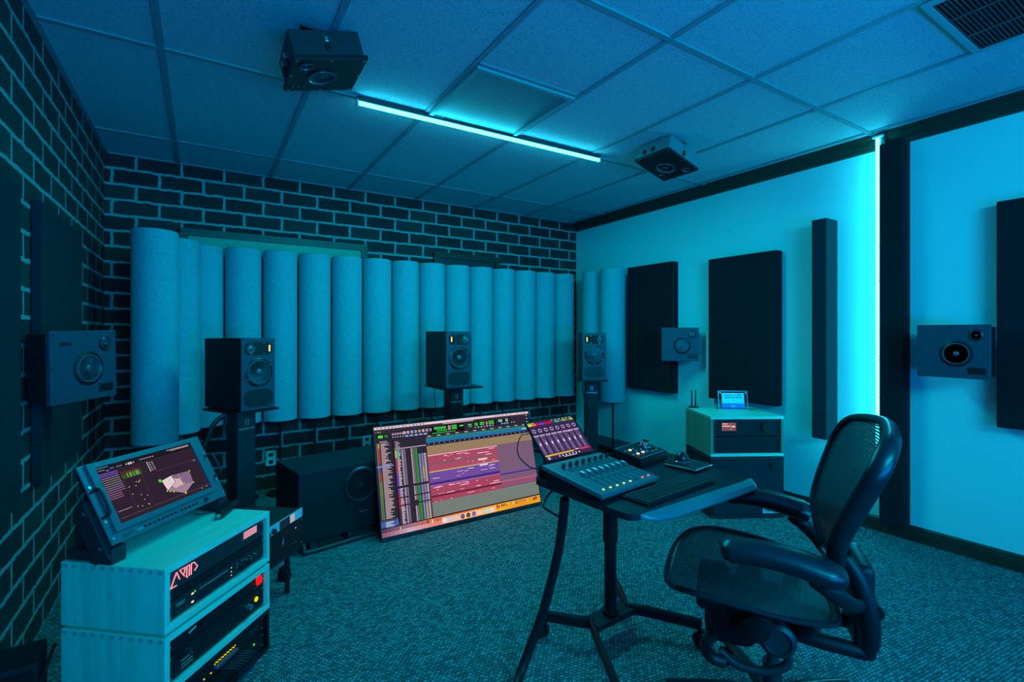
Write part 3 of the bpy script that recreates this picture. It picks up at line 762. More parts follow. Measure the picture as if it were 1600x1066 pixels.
# rulers
U0 = .290
p.r(U0, .135, .995, .160, (52, 46, 64), 2)
for k in range(12): p.r(U0+.01+.058*k, .144, U0+.032+.058*k, .152, (200, 180, 200), 3)
p.r(U0, .160, .995, .182, (38, 130, 112), 2); p.r(U0, .182, .995, .212, (36, 112, 170), 2); p.r(.93, .186, .965, .196, (170, 225, 240), 3)
p.r(U0, .212, .995, .240, (38, 34, 50), 2)
for k in range(22): p.r(U0+.012+.032*k, .220, U0+.016+.032*k, .228, (205, 190, 215), 3)
# clip area
def stripes(u0, u1, v0, v1, n, ca, cb):
    h = (v1-v0)/n
    for k in range(n): p.r(u0, v0+h*k, u1, v0+h*(k+.62), ca, 3); p.r(u0, v0+h*(k+.62), u1, v0+h*(k+1), cb, 3)
stripes(U0, .995, .24, .325, 7, (176, 148, 112), (98, 76, 66))
p.r(.737, .325, .995, .765, (120, 92, 118), 2)
for k in (.80, .87, .93): p.r(k, .325, k+.0015, .60, (108, 82, 108), 3)
stripes(U0, .737, .325, .405, 6, (190, 84, 110), (120, 52, 74)); stripes(U0, .737, .405, .43, 2, (150, 96, 116), (110, 70, 86)); stripes(U0, .737, .43, .478, 4, (196, 86, 112), (120, 50, 72))
p.r(U0, .327, .737, .335, (245, 190, 205), 4); p.r(U0, .478, .737, .490, (190, 170, 110), 4)
stripes(U0, .737, .490, .60, 8, (128, 88, 176), (82, 52, 124)); p.r(U0, .585, .737, .607, (72, 46, 120), 4); p.r(U0, .607, .737, .618, (132, 100, 170), 4)
p.r(.737, .60, .995, .618, (124, 84, 150), 3); p.r(.737, .618, .995, .632, (70, 50, 130), 3); p.r(.737, .69, .995, .704, (196, 88, 120), 3); p.r(.737, .714, .995, .745, (150, 80, 108), 3)
stripes(U0, .737, .618, .765, 10, (192, 82, 112), (112, 44, 68)); p.r(U0, .70, .737, .722, (110, 40, 62), 4)
for k in range(60):
    u = U0+R.random()*.42; w = R.uniform(.004, .05); v = R.choice([.345, .36, .375, .395, .44, .46, .505, .52, .545, .56, .63, .65, .67, .69, .735, .75])+R.uniform(-.004, .004)
    w = min(w, .735-u); p.r(u, v, u+w, v+R.uniform(.003, .007), (246, 196, 214), 5)
p.r(.60, .43, .66, .45, (240, 190, 205), 5); p.r(.605, .488, .66, .505, (226, 196, 232), 5)
stripes(U0, .995, .765, .893, 10, (140, 152, 142), (56, 58, 62))
# track list and mixer columns
p.r(.098, .14, .103, .90, (24, 22, 30), 4)
p.r(.03, .143, .07, .150, (190, 170, 185), 3)
cl = [(200, 180, 60)]*5+[(200, 70, 60)]*14+[(110, 70, 180)]*10+[(190, 70, 60)]*9+[(110, 160, 60)]*14+[(60, 150, 80)]*22
for k in range(74):
    v = .160+.0090*k; c = cl[k]
    p.r(.012, v, .018, v+.006, (160, 130, 110), 3); p.r(.020, v, .028, v+.0065, c, 3)
    p.r(.034, v, .034+R.uniform(.018, .052), v+.005, (196, 170, 176), 3)
p.r(.006, .362, .094, .372, (110, 160, 225), 5)
p.r(.006, .832, .096, .838, (90, 84, 100), 3); p.r(.006, .842, .098, .905, (64, 96, 160), 3)
for k in range(6): p.r(.03, .848+.009*k, .03+R.uniform(.02, .05), .853+.009*k, (190, 200, 235), 4)
for k in range(5): p.r(.112, .160+.016*k, .130+R.uniform(0, .01), .167+.016*k, (190, 170, 190), 3)
p.r(.108, .222, .288, .232, (170, 150, 170), 3)
cl2 = [(222, 205, 90)]*7+[(110, 190, 190)]*0+[(196, 50, 70)]*14+[(120, 60, 210)]*19+[(205, 34, 60)]*13+[(70, 60, 80)]*14
for k in range(67):
    v = .240+.0098*k; c = cl2[k]
    if k in (33, 34, 43, 50): continue
    p.r(.108, v, .116, v+.0085, c, 3)
    p.r(.118, v, .118+R.uniform(.012, .022), v+.006, (130, 205, 205) if k < 9 else (206, 184, 200), 3)
    p.r(.143, v, .154, v+.006, (190, 165, 190), 3); p.r(.158, v, .166, v+.006, (150, 130, 160), 3)
    if k < 48 or k > 52: p.r(.196, v, .204, v+.006, (206, 180, 200), 3); p.r(.207, v, .213, v+.006, (160, 140, 160), 3)
    p.r(.216, v, .226, v+.007, (48, 150, 60), 3); p.r(.228, v, .231, v+.007, (90, 210, 90), 3)
    if k > 5: p.r(.238, v, .250, v+.006, (150, 150, 205), 3); p.r(.254, v, .266, v+.006, (205, 185, 150) if 18 < k < 30 or k > 52 else (160, 150, 200), 3); p.r(.270, v, .280, v+.006, (220, 200, 205), 3)
p.r(.282, .30, .290, .89, (86, 64, 88), 4)
# desktop picture strip at the bottom
p.r(.005, .893, .995, .902, (30, 28, 34), 4)
p.grad(.005, .902, .995, .935, [(88, 60, 92), (150, 110, 140), (196, 110, 100), (214, 106, 84), (232, 128, 60), (240, 150, 40), (236, 160, 60), (196, 140, 60), (240, 156, 50)], 4, 44)
p.grad(.005, .935, .995, .972, [(150, 90, 110), (205, 170, 190), (226, 130, 130), (236, 140, 96), (240, 160, 60), (246, 170, 40), (236, 150, 30), (240, 160, 20)], 4, 44)
for k in range(46):
    u = .1+R.random()*.89; c = R.choice([(90, 60, 40), (180, 90, 40), (250, 190, 90)]); p.r(u, .905+R.random()*.02, u+R.uniform(.003, .012), .925+R.random()*.02, c, 5)
ic = [(.353, (205, 225, 250)), (.388, (180, 190, 235)), (.427, (210, 190, 200)), (.461, (60, 50, 110)), (.497, (50, 40, 50)), (.532, (90, 70, 180)), (.569, (235, 200, 190)), (.616, (150, 225, 225)), (.652, (225, 205, 210))]
p.r(.335, .915, .672, .966, (246, 190, 140), 6)
for u, c in ic:
    p.disc(u, .942, .0145, c, 7, 16); p.disc(u, .942, .007, [min(255, v*.6+90) for v in c], 8)
p.r(.486, .926, .492, .958, (20, 16, 26), 9)
# dark strip in the photo is narrow: reuse border
p.build('display', t, M_['screen'], .0008)

# ------------------------------------------------------------------ left rack stack
FL = Vector((-.096, 1.771, 0)); FR = Vector((.220, 2.139, 0)); xd = (FR-FL).normalized()
LM = frame(((FL+FR)/2), xd, (0, 0, 1))        # local x right along front, -y out of front
LW = (FR-FL).length; LD = .36
def wood_case(label, M, z0, h, w, d, side, top, edge, group, backopen=False):
    t = thing('rack_case', label, 'rack case', M @ Matrix.Translation((0, 0, z0)), group)
    th = .019
    bm = NB(); box(bm, (0, d/2, h-th/2), (w, d, th), bev=.0015); link('top_board', bm, top, t)
    bm = NB(); box(bm, (0, d/2, th/2), (w, d, th), bev=.0015); link('bottom_board', bm, top, t)
    for s in (-1, 1):
        bm = NB(); box(bm, (s*(w/2-th/2+.0005), d/2, h/2), (th, d-.001, h-.004), bev=.0012); link('side_board', bm, side, t)
        bm = NB(); n = 11
        for k in range(n):
            yy = d*(k+.5)/n
            for zz in (h-th/2-.001,): box(bm, (s*(w/2+.0004), yy, zz), (.0016, d/n*.5, th*.62))
        link('dovetail_joint', bm, edge, t)
    bm = NB(); box(bm, (0, d-.006, h/2), (w-2*th, .01, h-2*th)); link('back_board', bm, M_['blackm'], t)
    return t, th
GC = 'maple rack cases stacked at the left'
c1z, c1h = .345, .195; c2z, c2h = .160, .175
wood_case('upper pale maple rack case of the left stack, with the small monitor on top', LM, c1z, c1h, LW, LD, M_['maple'], M_['maplet'], M_['mapled'], GC)
wood_case('second pale maple rack case of the left stack, under the upper one', LM, c2z, c2h, LW, LD, M_['maple'], M_['maplet'], M_['mapled'], GC)
# rubber feet between the cases
bm = NB()
for x in (-.2, .2):
    for y in (.04, .3): box(bm, (x, y, .340), (.03, .03, .0098)); 
o = link('case_feet', bm, M_['rubber']); o.matrix_world = LM.copy(); tag(o, 'black rubber feet between the two maple cases of the left stack', 'feet')
# bottom black case
t = thing('black_rack_case', 'black rack case at the bottom of the left stack', 'rack case', LM)
bm = NB(); 
for s in (-1, 1): box(bm, (s*(LW/2-.006), LD/2, .079), (.012, LD, .158), bev=.002)
box(bm, (0, LD/2, .151), (LW-.024, LD, .014)); box(bm, (0, LD/2, .007), (LW-.024, LD, .014)); box(bm, (0, LD-.006, .079), (LW-.024, .01, .13))
link('shell', bm, M_['black'], t)

IW = LW-.042   # inner width
def rack_unit(label, z0, h, face_mat, y=.012, d=.26, W_=None, M=LM, name='rack_unit', x=0):
    t = thing(name, label, 'rack unit', M @ Matrix.Translation((x, y, z0+h/2)), None)
    w = W_ or IW
    bm = NB(); box(bm, (0, .003, 0), (w, .005, h-.0015), bev=.001); link('faceplate', bm, face_mat, t)
    bm = NB(); box(bm, (0, .005+d/2, 0), (w-.02, d, h-.004)); link('chassis', bm, M_['blackm'], t)
    bm = NB()
    for s in (-1, 1):
        for q in ((-1, 1) if h > .05 else (1,)): cyl(bm, (s*(w/2-.009), 0, q*(h/2-.010) if h > .05 else 0), (s*(w/2-.009), -.002, q*(h/2-.010) if h > .05 else 0), .0032, seg=10)
    link('rack_screw', bm, M_['silver'], t)
    return t
def led(t, x, z, mat, sx=.006, sz=.004, name='indicator_light', y=-.0015):
    bm = NB(); box(bm, (x, y, z), (sx, .002, sz), bev=.0006); return link(name, bm, mat, t)
def knob(t, x, z, r=.008, l=.012, mat='black', name='knob'):
    bm = NB(); lathe(bm, [(r*1.05, 0), (r, l*.2), (r*.92, l), (.0005, l)], Matrix.Translation((x, 0, z)) @ Matrix.Rotation(PI/2, 4, 'X'), 18)
    return link(name, bm, M_[mat], t, True)
# unit 1: interface with pink neon triangle letter logo
z1 = c1z+.0195; 
u = rack_unit('perforated two space rack interface with glowing pink logo and pink display', z1+.088, .068, M_['perfd'])
def strip(bm, pts, w=.0018, y=-.0016):
    for a, b in zip(pts, pts[1:]):
        a = Vector((a[0], y, a[1])); b = Vector((b[0], y, b[1])); tube(bm, [a, b], w, 6)
bm = NB(); q = .020; x0 = -.212
strip(bm, [(x0+.022, -q), (x0, -q), (x0+.022, q), (x0+.034, -q*.35)])
strip(bm, [(x0+.052, -q*.3), (x0+.034, q), (x0+.056, q), (x0+.050, q*.1)])
strip(bm, [(x0+.064, -q*.7), (x0+.060, -q*.7), (x0+.062, q), (x0+.072, q), (x0+.070, -q*.7)])
strip(bm, [(x0+.078, -q*.7), (x0+.079, q), (x0+.090, q), (x0+.104, q*.1), (x0+.092, -q*.4)])
link('glowing_logo', bm, M_['neon'], u)
p = Paint(.072, .026); p.r(0, 0, 1, 1, (232, 168, 182), 1)
for k in range(5): p.r(.05+.19*k, .1, .2+.19*k, .9, (222, 150, 170), 2)
d_ = p.build('display', u, M_['screend']); d_.matrix_local = Matrix.Translation((.145, -.0006, .008)) @ Matrix.Rotation(PI/2, 4, 'X')
for k in range(6): led(u, .10+.006*(k % 2), .012-.008*(k//2), M_['silver'], .003, .003, 'button')
led(u, .19, -.02, M_['blackm'], .01, .003, 'badge')
# slim blank + control unit
u = rack_unit('slim blank black rack panel under the pink logo unit', z1+.0615, .025, M_['black'])
for k in range(3): led(u, -.03+.10*k, 0, M_['charc'], .004, .003, 'vent_slot')
u = rack_unit('fader bank rack unit with rows of tiny lit sliders', z1+.005, .055, M_['blackm'])
for q, (x, z) in enumerate(((-.128, .012), (-.128, -.014), (-.118, .015))): led(u, x, z, M_['whl'] if q < 2 else M_['grn'], .009 if q < 2 else .005, .005)
for k in range(18):
    x = -.098+.0072*k; bm = NB(); box(bm, (x, -.0006, -.004), (.002, .0012, .03), mi=0); box(bm, (x, -.002, .0125), (.003, .002, .0025), mi=1); link('slider', bm, [M_['charc'], M_['cy']], u)
for (x, z) in ((.045, .012), (.045, -.002), (.045, -.014), (.075, .012), (.075, .0), (.10, .014), (.115, .012), (.125, .004), (.14, .012), (.15, -.002), (.165, .01), (.175, .004)): led(u, x, z, M_['cy'] if x > .05 else M_['whl'], .004, .0025)
for x in (.09, .13): knob(u, x, -.008, .006)
led(u, -.175, .010, M_['cy'], .034, .002, 'printed_name'); led(u, -.175, .003, M_['cy'], .028, .0012, 'printed_name')
for k in range(6): led(u, -.19+.009*k, -.012-.004*(k % 2), M_['silver'], .003, .002, 'button')
# case 2 units
z2 = c2z+.0195
u = rack_unit('power conditioner rack unit with red rocker switch and round knobs', z2+.085, .050, M_['black'])
bm = NB(); box(bm, (.19, -.004, .004), (.026, .01, .028), bev=.003); link('rocker_switch', bm, M_['red'], u)
led(u, .185, -.018, M_['silver'], .03, .002, 'printed_name'); knob(u, .06, .006, .010); knob(u, -.09, .004, .011)
for k in range(5): led(u, -.14+.006*k, .003+.001*k, M_['cy'], .004, .006, 'printed_name')
u = rack_unit('deep black rack amplifier with yellow lamp and silver knob in the second case', z2+.004, .079, M_['black'])
knob(u, .135, -.002, .011, .014, 'silver')
bm = NB(); lathe(bm, [(.009, 0), (.009, .003), (.0005, .006)], Matrix.Translation((.178, 0, .004)) @ Matrix.Rotation(PI/2, 4, 'X'), 16); link('indicator_lamp', bm, M_['yel'], u, True)
knob(u, -.15, .018, .010, .014, 'charc'); knob(u, -.178, .018, .007)
for k in range(7): led(u, -.06+.014*k, .02+.0, M_['charc'], .010, .0015, 'vent_slot')
for z in (.0, -.012, -.022): led(u, -.15, z, M_['cy'], .045, .0012, 'printed_name')
for x in (.03, .08): led(u, x, -.03, M_['silver'], .003, .003, 'button')
# bottom case: network patch unit
u = rack_unit('network switch with yellow port lights in the bottom black case', .085, .058, M_['black'])
for k in range(8):
    x = -.03+.013*k
    bm = NB(); box(bm, (x, -.006, -.004), (.010, .014, .010), bev=.001); link('plug', bm, M_['conp'], u)
    led(u, x-.003, .006, M_['yel'], .0035, .0035); led(u, x+.003, .009, M_['yel'], .0035, .0035)
led(u, .16, .004, M_['charc'], .05, .02, 'label_window')
for k in range(3): led(u, -.11+.03*k, -.012, M_['yel'] if k else M_['cy'], .005, .004)
bm = NB(); box(bm, (-.17, -.003, -.004), (.03, .004, .03), bev=.001); link('white_tag', bm, M_['white'], u)
u = rack_unit('plain black rack panel with one green light near the floor', .020, .060, M_['black'])
led(u, .165, .012, M_['grn'], .007, .007)
GNc = 'grey patch cables of the network switch'
for k in range(8):
    x = -.03+.013*k
    pts = [Vector((x, -.003, .105)), Vector((x+.006, -.03, .105)), Vector((x+.03, -.055, .085)), Vector((x+.022, -.05, .045)), Vector((x-.02, -.03, .015)), Vector((x-.06, -.02, .006))]
    cable('patch_cable', 'thin grey patch cable drooping from the network switch in the bottom case', [LM @ q for q in pts], .0022, 'charc', n=6, seg=6)['group'] = GNc

# ------------------------------------------------------------------ rack monitor on the left stack
RC = Vector((-.1265, 2.1185, H0-.529)); RX = Vector((.6396, .7686, -.0115)); RN = Vector((.6728, -.5525, .492))
RMx = frame(RC, RX, RN)
t = thing('rack_monitor', 'small grey rack mount monitor with side handles on the upper maple case', 'monitor', RMx)
W, Hh = .483, .2655
bm = NB(); box(bm, (0, 0, -.003), (W, Hh, .006), bev=.0015); link('faceplate', bm, M_['mon'], t)
bm = NB(); box(bm, (0, .0, -.026), (W*.88, Hh*.94, .042), bev=.004); link('rear_shell', bm, M_['charc'], t)
P2 = Paint(W, Hh)
bm = NB()
def fr(u0, v0, u1, v1, z, hgt, mi=0, bev=.0):
    a = P2.P(u0, v0); b = P2.P(u1, v1); box(bm, ((a[0]+b[0])/2, (a[1]+b[1])/2, z+hgt/2), (abs(b[0]-a[0]), abs(b[1]-a[1]), hgt), mi=mi, bev=bev)
fr(.048, .01, .925, .075, 0, .008); fr(.048, .805, .925, .875, 0, .008); fr(.048, .075, .096, .805, 0, .008); fr(.886, .075, .925, .805, 0, .008)
link('bezel', bm, M_['mon'], t)
for (u_, side) in ((.020, -1), (.975, 1)):
    x, y0 = P2.P(u_+side*.004, .34); _, y1 = P2.P(u_, .665)
    bm = NB(); tube(bm, smooth_pts([(x, y0, .0), (x, y0, .022), (x, y0-.008, .032), (x, (y0+y1)/2, .034), (x, y1+.008, .032), (x, y1, .022), (x, y1, 0)], 5), .0045, 8); link('handle', bm, M_['charc'], t, True)
    for v in (.28, .72, .93):
        bm = NB(); xx, yy = P2.P(u_, v); cyl(bm, (xx, yy, 0), (xx, yy, .003), .005, seg=12); link('rack_screw', bm, M_['silver'], t)
for k in range(13):
    u_ = .25+.036*k; xx, yy = P2.P(u_+ (.02 if k > 7 else 0), .938)
    bm = NB(); box(bm, (xx, yy, .001), (.009, .007, .003), bev=.001); link('button', bm, M_['black'], t)
xx, yy = P2.P(.79, .94); bm = NB(); lathe(bm, [(.008, 0), (.007, .009), (.0005, .009)], Matrix.Translation((xx, yy, 0)), 16); link('knob', bm, M_['charc'], t, True)
xx, yy = P2.P(.212, .945); bm = NB(); box(bm, (xx, yy, .0006), (.022, .005, .0012)); link('badge', bm, M_['cy'], t)
bm = NB()
for i in range(7):
    for j in range(3): xx, yy = P2.P(.085+.011*i, .925+.017*j); cyl(bm, (xx, yy, 0), (xx, yy, .0007), .0014, seg=6)
link('speaker_holes', bm, M_['blackm'], t)
xx, yy = P2.P(.118, .056); text_mesh('lettering', '4K', .013, M_['cy'], t, Matrix.Translation((xx, yy, .0085)))
# side brackets and feet
for k_ in (-1, 1):
    xo = k_*(W/2+.002)
    bm = NB(); box(bm, (xo, -.07, -.030), (.022, .19, .030), bev=.003); box(bm, (xo-k_*.004, -.075, -.066), (.018, .17, .022), bev=.003)
    for yy in (-.01, -.125): cyl(bm, (xo+k_*.010, yy, -.03), (xo+k_*.020, yy, -.03), .010, seg=14)
    box(bm, (xo-k_*.002, -.075, -.048), (.010, .03, .05))
    link('side_bracket', bm, M_['charc'], t)
    inv = RMx.inverted(); wp = RMx @ Vector((k_*(W/2-.02), -Hh/2+.01, -.035))
    lo_ = Matrix.Translation((wp.x, wp.y, (.5405+wp.z)/2)) @ LM.to_3x3().to_4x4()
    bm = NB(); box(bm, (0, 0, 0), (.05, .075, wp.z-.5405), M=inv @ lo_, bev=.004); box(bm, (0, .07, -.004), (.04, .12, .03), M=inv @ lo_, bev=.004); link('desk_foot', bm, M_['charc'], t)
wp = RMx @ Vector((-.17, -.05, -.10)); lo_ = Matrix.Translation((wp.x, wp.y, .59)) @ LM.to_3x3().to_4x4()
bm = NB(); box(bm, (0, 0, 0), (.09, .07, .095), M=RMx.inverted() @ lo_, bev=.003); link('power_module', bm, M_['charc'], t)
p = Paint(W, Hh); R = random.Random(5)
p.r(.096, .075, .886, .805, (46, 34, 48), 1)
p.r(.096, .075, .886, .150, (28, 26, 34), 2); p.r(.10, .085, .19, .094, (70, 140, 170), 3)
for (a, b, c) in ((.115, .16, (140, 120, 140)), (.195, .225, (110, 120, 210)), (.24, .285, (140, 120, 150))): p.r(a, .118, b, .128, c, 3)
p.disc(.17, .140, .0022, (80, 150, 220), 3); p.disc(.18, .140, .0022, (80, 150, 220), 3)
for (a, r_) in ((.315, .0028), (.335, .0045), (.352, .0045), (.372, .0025)): p.disc(a, .126, r_, (190, 180, 190), 3)
for k in range(10): p.r(.42+.012*k, .112, .427+.012*k, .118+.008*(k % 2), (200, 180, 190), 3)
for k in range(2): p.r(.66+.03*k, .092+.014*k, .87, .099+.014*k, (205, 175, 185), 3)
p.r(.098, .160, .24, .205, (70, 40, 110), 2)
for i in range(12):
    for j in range(13):
        if i > 8 and j > 9: continue
        c = (150, 120, 210) if j < 2 else ((150, 190, 120) if j == 4 else (190, 170, 215) if j < 9 else (200, 140, 190))
        p.disc(.104+.0112*i+.0005*j, .178+.0265*j, .0016, c, 3, 6)
for i in range(16):
    u_ = .250+.0094*i; p.r(u_, .20, u_+.004, .30, (60, 46, 20), 3); p.r(u_, .205, u_+.004, .25, (110, 52, 34), 4); p.r(u_, .25, u_+.004, .30, (70, 120, 30), 4)
    if i in (4, 6, 7, 9, 11, 12, 13): p.r(u_, .235, u_+.004, .298, (130, 220, 70), 5)
for k in range(14): p.disc(.262+R.random()*.105, .33+R.random()*.40, .0018, (205, 200, 130), 3, 6)
p.r(.248, .31, .2492, .745, (90, 76, 92), 3); p.r(.385, .31, .3862, .74, (90, 76, 92), 3)
p.r(.462, .17, .4675, .31, (190, 200, 200), 3)
for k in range(5):
    for c in (.475, .498): p.r(c, .185+.026*k, c+.013, .194+.026*k, (190, 170, 180), 3)
p.r(.50, .329, .875, .332, (92, 78, 96), 3)
for k in range(2): p.r(.845+.014*k, .335, .853+.014*k, .345, (190, 170, 180), 3)
p.poly([(.51, .627-.15), (.60, .45), (.612, .545), (.523, .63)], (228, 205, 212), 3)
p.poly([(.60, .45), (.769, .466), (.757, .642), (.645, .60), (.612, .545)], (132, 102, 134), 3)
p.poly([(.523, .63), (.612, .545), (.645, .60), (.757, .642), (.65, .743)], (158, 128, 150), 3)
p.poly([(.61, .50), (.66, .53), (.67, .62), (.59, .63), (.57, .59), (.612, .545)], (205, 175, 180), 4)
p.poly([(.600, .45), (.603, .45), (.615, .545), (.525, .635), (.521, .63), (.610, .545)], (40, 30, 42), 5)
p.disc(.497, .47, .0075, (40, 150, 30), 5); p.disc(.497, .47, .004, (110, 240, 60), 6)
for (a, b, r_) in ((.613, .455, .002), (.66, .462, .002), (.768, .468, .003), (.757, .642, .003), (.65, .743, .0045), (.513, .63, .003), (.535, .65, .003), (.56, .67, .003), (.57, .50, .003), (.66, .52, .003), (.68, .60, .002)): p.disc(a, b, r_, (175, 205, 40), 6)
p.r(.121, .659, .222, .664, (205, 165, 175), 3); p.r(.12, .745, .88, .752, (84, 66, 84), 3)
for (a, b) in ((.80, .762), (.85, .758)): p.r(a, b, a+.014, b+.008, (180, 160, 170), 3)
p.build('display', t, M_['screen'], .0008, .0002)

# little black device on the maple case
t = thing('remote_sensor', 'small black rounded bar device lying on the maple case right of the monitor', 'device', frame((.053, 2.150, .5405), (.907, -.421, 0), (0, 0, 1)))
bm = NB(); box(bm, (0, .062, .014), (.030, .150, .026), bev=.011, seg=4); link('body', bm, M_['black'], t, True)
bm = NB(); F = Matrix.Translation((0, -.0135, .014)) @ Matrix.Rotation(PI/2, 4, 'X'); lathe(bm, [(.009, 0), (.008, .002), (.0005, .001)], F, 18); link('lens', bm, M_['chrome'], t, True)
cable('sensor_wire', 'thin wire from the small black bar device towards the rack monitor', [(.05, 2.23, .549), (.02, 2.235, .543), (-.01, 2.23, .543), (-.03, 2.25, .543)], .0016)

# small rack of silver faced unit behind the left stack
SM = frame(((.165+.412)/2, (2.30+2.59)/2, 0), Vector((.247, .29, 0)), (0, 0, 1)); SW = .381
u = rack_unit('silver faced slim rack unit with small screen, right of the left stack', .338, .044, M_['silverp'], M=SM, W_=SW, y=0, d=.27)
p = Paint(.034, .032); p.r(0, 0, 1, 1, (205, 195, 185), 1); [p.r(.1, .15+.16*k, .9, .2+.16*k, (140, 150, 140), 2) for k in range(5)]
d_ = p.build('display', u, M_['screend']); d_.matrix_local = Matrix.Translation((.105, -.0008, 0)) @ Matrix.Rotation(PI/2, 4, 'X')
bm = NB(); box(bm, (.045, -.0008, 0), (.075, .0016, .038)); link('blue_panel', bm, M_['charc'], u)
for x in (-.13, -.085, -.04): knob(u, x, -.004, .012, .012, 'blackm', 'socket')
u = rack_unit('black rack unit with one blue light, under the silver faced unit', .205, .130, M_['black'], M=SM, W_=SW, y=0, d=.27)
led(u, .13, .035, M_['blu'], .007, .007); led(u, .12, -.03, M_['silver'], .04, .002, 'printed_name')
bm = NB(); strip(bm, [(.03, .03), (.035, .015), (.028, .0), (.034, -.015)], .0015, -.001); link('printed_mark', bm, M_['silver'], u)
t = thing('equipment_stand', 'low black stand under the two small rack units beside the left stack', 'stand', SM)
bm = NB(); box(bm, (0, .13, .196), (SW-.01, .25, .016)); 
link('shelf', bm, M_['blackm'], t)
for sx in (-1, 1):
    for yy in (.03, .23):
        bm = NB(); cyl(bm, (sx*.11, yy, .0), (sx*.11, yy, .19), .012); link('leg', bm, M_['black'], t)
t = thing('round_foot_device', 'small black domed device on the carpet under the rack units', 'device', Matrix.Translation((.345, 2.70, 0)))
bm = NB(); lathe(bm, [(.030, 0), (.032, .02), (.028, .05), (.02, .062), (.0005, .066)], None, 24); link('dome', bm, M_['black'], t, True)
bm = NB(); cyl(bm, (.0, -.027, .045), (.0, -.034, .047), .004, seg=10); cyl(bm, (.012, -.025, .045), (.013, -.032, .047), .004, seg=10); link('jack', bm, M_['chrome'], t)

# black box by the left brick wall and floor cables
bm = NB(); box(bm, (0, 0, .10), (.12, .16, .20), bev=.006)
t = thing('black_box', 'small black box on the floor between the brick wall and left stack', 'box', frame((-.505, 2.18, 0), yaw=.08))
link('case', bm, M_['blackm'], t); bm = NB(); box(bm, (0, -.081, .10), (.09, .003, .16)); link('front_panel', bm, M_['black'], t)
for i, pts in enumerate((((-.40, 2.1, .006), (-.44, 1.9, .006), (-.46, 1.7, .05), (-.5, 1.62, .006), (-.52, 1.5, .006)),
                         ((-.42, 2.2, .2), (-.43, 2.0, .14), (-.45, 1.86, .05), (-.47, 1.75, .006), (-.46, 1.5, .006)),
                         ((-.38, 2.05, .006), (-.50, 1.95, .006), (-.54, 1.8, .006), (-.48, 1.74, .006), (-.42, 1.78, .006), (-.44, 1.92, .006)))):
    cable('floor_cable', ['black floor cable nearest the brick wall at lower left', 'cable dropping behind the left stack down to the floor', 'looped black cable on the floor behind the left stack'][i], pts, .0055, 'charc')

# ------------------------------------------------------------------ desk
DT = .714
DM = frame((1.352, 1.262, 0), yaw=math.radians(3.5)); dw, dd = .655, .475
t = thing('rolling_desk', 'small black laptop desk on a single column with splayed legs', 'desk', DM)
bm = NB(); prism(bm, rrect(dw, dd, .045, 8), DT-.020, DT)
link('desktop', bm, M_['deskt'], t)
# sloping front edge strip
bm = NB(); pr = [(0, -.001), (-.030, -.010), (-.042, -.022), (-.036, -.030), (0, -.030)]
xs = [-dw/2+.036, -dw/2+.055, -dw/2+.09, -dw/2+.15, 0, dw/2-.07, dw/2-.045, dw/2-.025, dw/2-.012]; sc_ = [.01, .35, .72, .95, 1, 1, .9, .62, .2]
rings = [[bm.verts.new((x, -dd/2+.001+a*k, DT+b*min(1, .5+.6*k))) for a, b in pr] for x, k in zip(xs, sc_)]
for A, B2 in zip(rings, rings[1:]):
    for i in range(len(pr)): bm.faces.new((A[i], A[(i+1) % len(pr)], B2[(i+1) % len(pr)], B2[i]))
bm.faces.new(rings[0]); bm.faces.new(rings[-1])
link('front_edge', bm, M_['deske'], t)
bm = NB(); box(bm, (.05, .17, DT-.036), (.34, .10, .030), bev=.004); box(bm, (0, .0, DT-.026), (.08, .40, .012)); link('under_frame', bm, M_['black'], t)
col = DM.inverted() @ Vector((1.392, 1.468, 0)); cx, cy = col.x, col.y
bm = NB(); cyl(bm, (cx, cy, .115), (cx, cy, DT-.05), .024, seg=24); link('column', bm, M_['black'], t, True)
bm = NB(); cyl(bm, (cx, cy, .40), (cx, cy, DT-.04), .030, seg=24); cyl(bm, (cx, cy, .115), (cx, cy, .125), .034, seg=24); link('column_collar', bm, M_['black'], t, True)
bm = NB(); box(bm, (cx-.055, cy, DT-.10), (.014, .05, .12), bev=.003); link('lift_lever', bm, M_['black'], t)
loc = lambda x, y, z: (DM.inverted() @ Vector((x, y, z)))
n1 = loc(1.295, 1.472, .095); n2 = loc(1.49, 1.472, .095)
bm = NB(); Q = (n1+n2)/2; box(bm, Q, ((n2-n1).length+.02, .085, .024), bev=.004); link('foot_plate', bm, M_['black'], t)
ends = [('l', (1.17, 1.635, .085), n1, (1.255, 1.505, .098)), ('n', (1.12, 1.13, .085), n1, (1.265, 1.425, .098)), ('f', (1.645, 1.72, .085), n2, (1.525, 1.53, .098)), ('r', (1.668, 1.245, .085), n2, (1.53, 1.42, .098))]
for (_, e, n_, mid) in ends:
    bm = NB(); e_ = loc(*e); m_ = loc(*mid)
    tube(bm, smooth_pts([n_, m_, m_+(e_-m_)*.5, e_], 8), .021, 8, flat=(1.15, .62), up=(0, 0, 1)); leg = link('leg', bm, M_['black'], t, True)
    bm = NB(); cyl(bm, e_+Vector((0, 0, -.02)), e_+Vector((0, 0, -.045)), .012); 
    for s in (-1, 1): cyl(bm, Vector((e_.x+s*.004, e_.y, .030)), Vector((e_.x+s*.018, e_.y, .030)), .030, seg=20)
    link('caster', bm, M_['rubber'], leg)

# mixing console with tablet
CX = Vector((.983, .182, -.03)); CN = Vector((.05, -.145, .988)).normalized()
CMx = frame((1.172, 1.284, H0-.482), CX, CN); cw, cd = .325, .262
t = thing('control_surface', 'fader control surface with eight blue caps on the desk under the tablet', 'mixer', CMx)
bm = NB(); box(bm, (0, 0, -.008), (cw, cd, .016), bev=.003); link('top_panel', bm, M_['conp'], t)
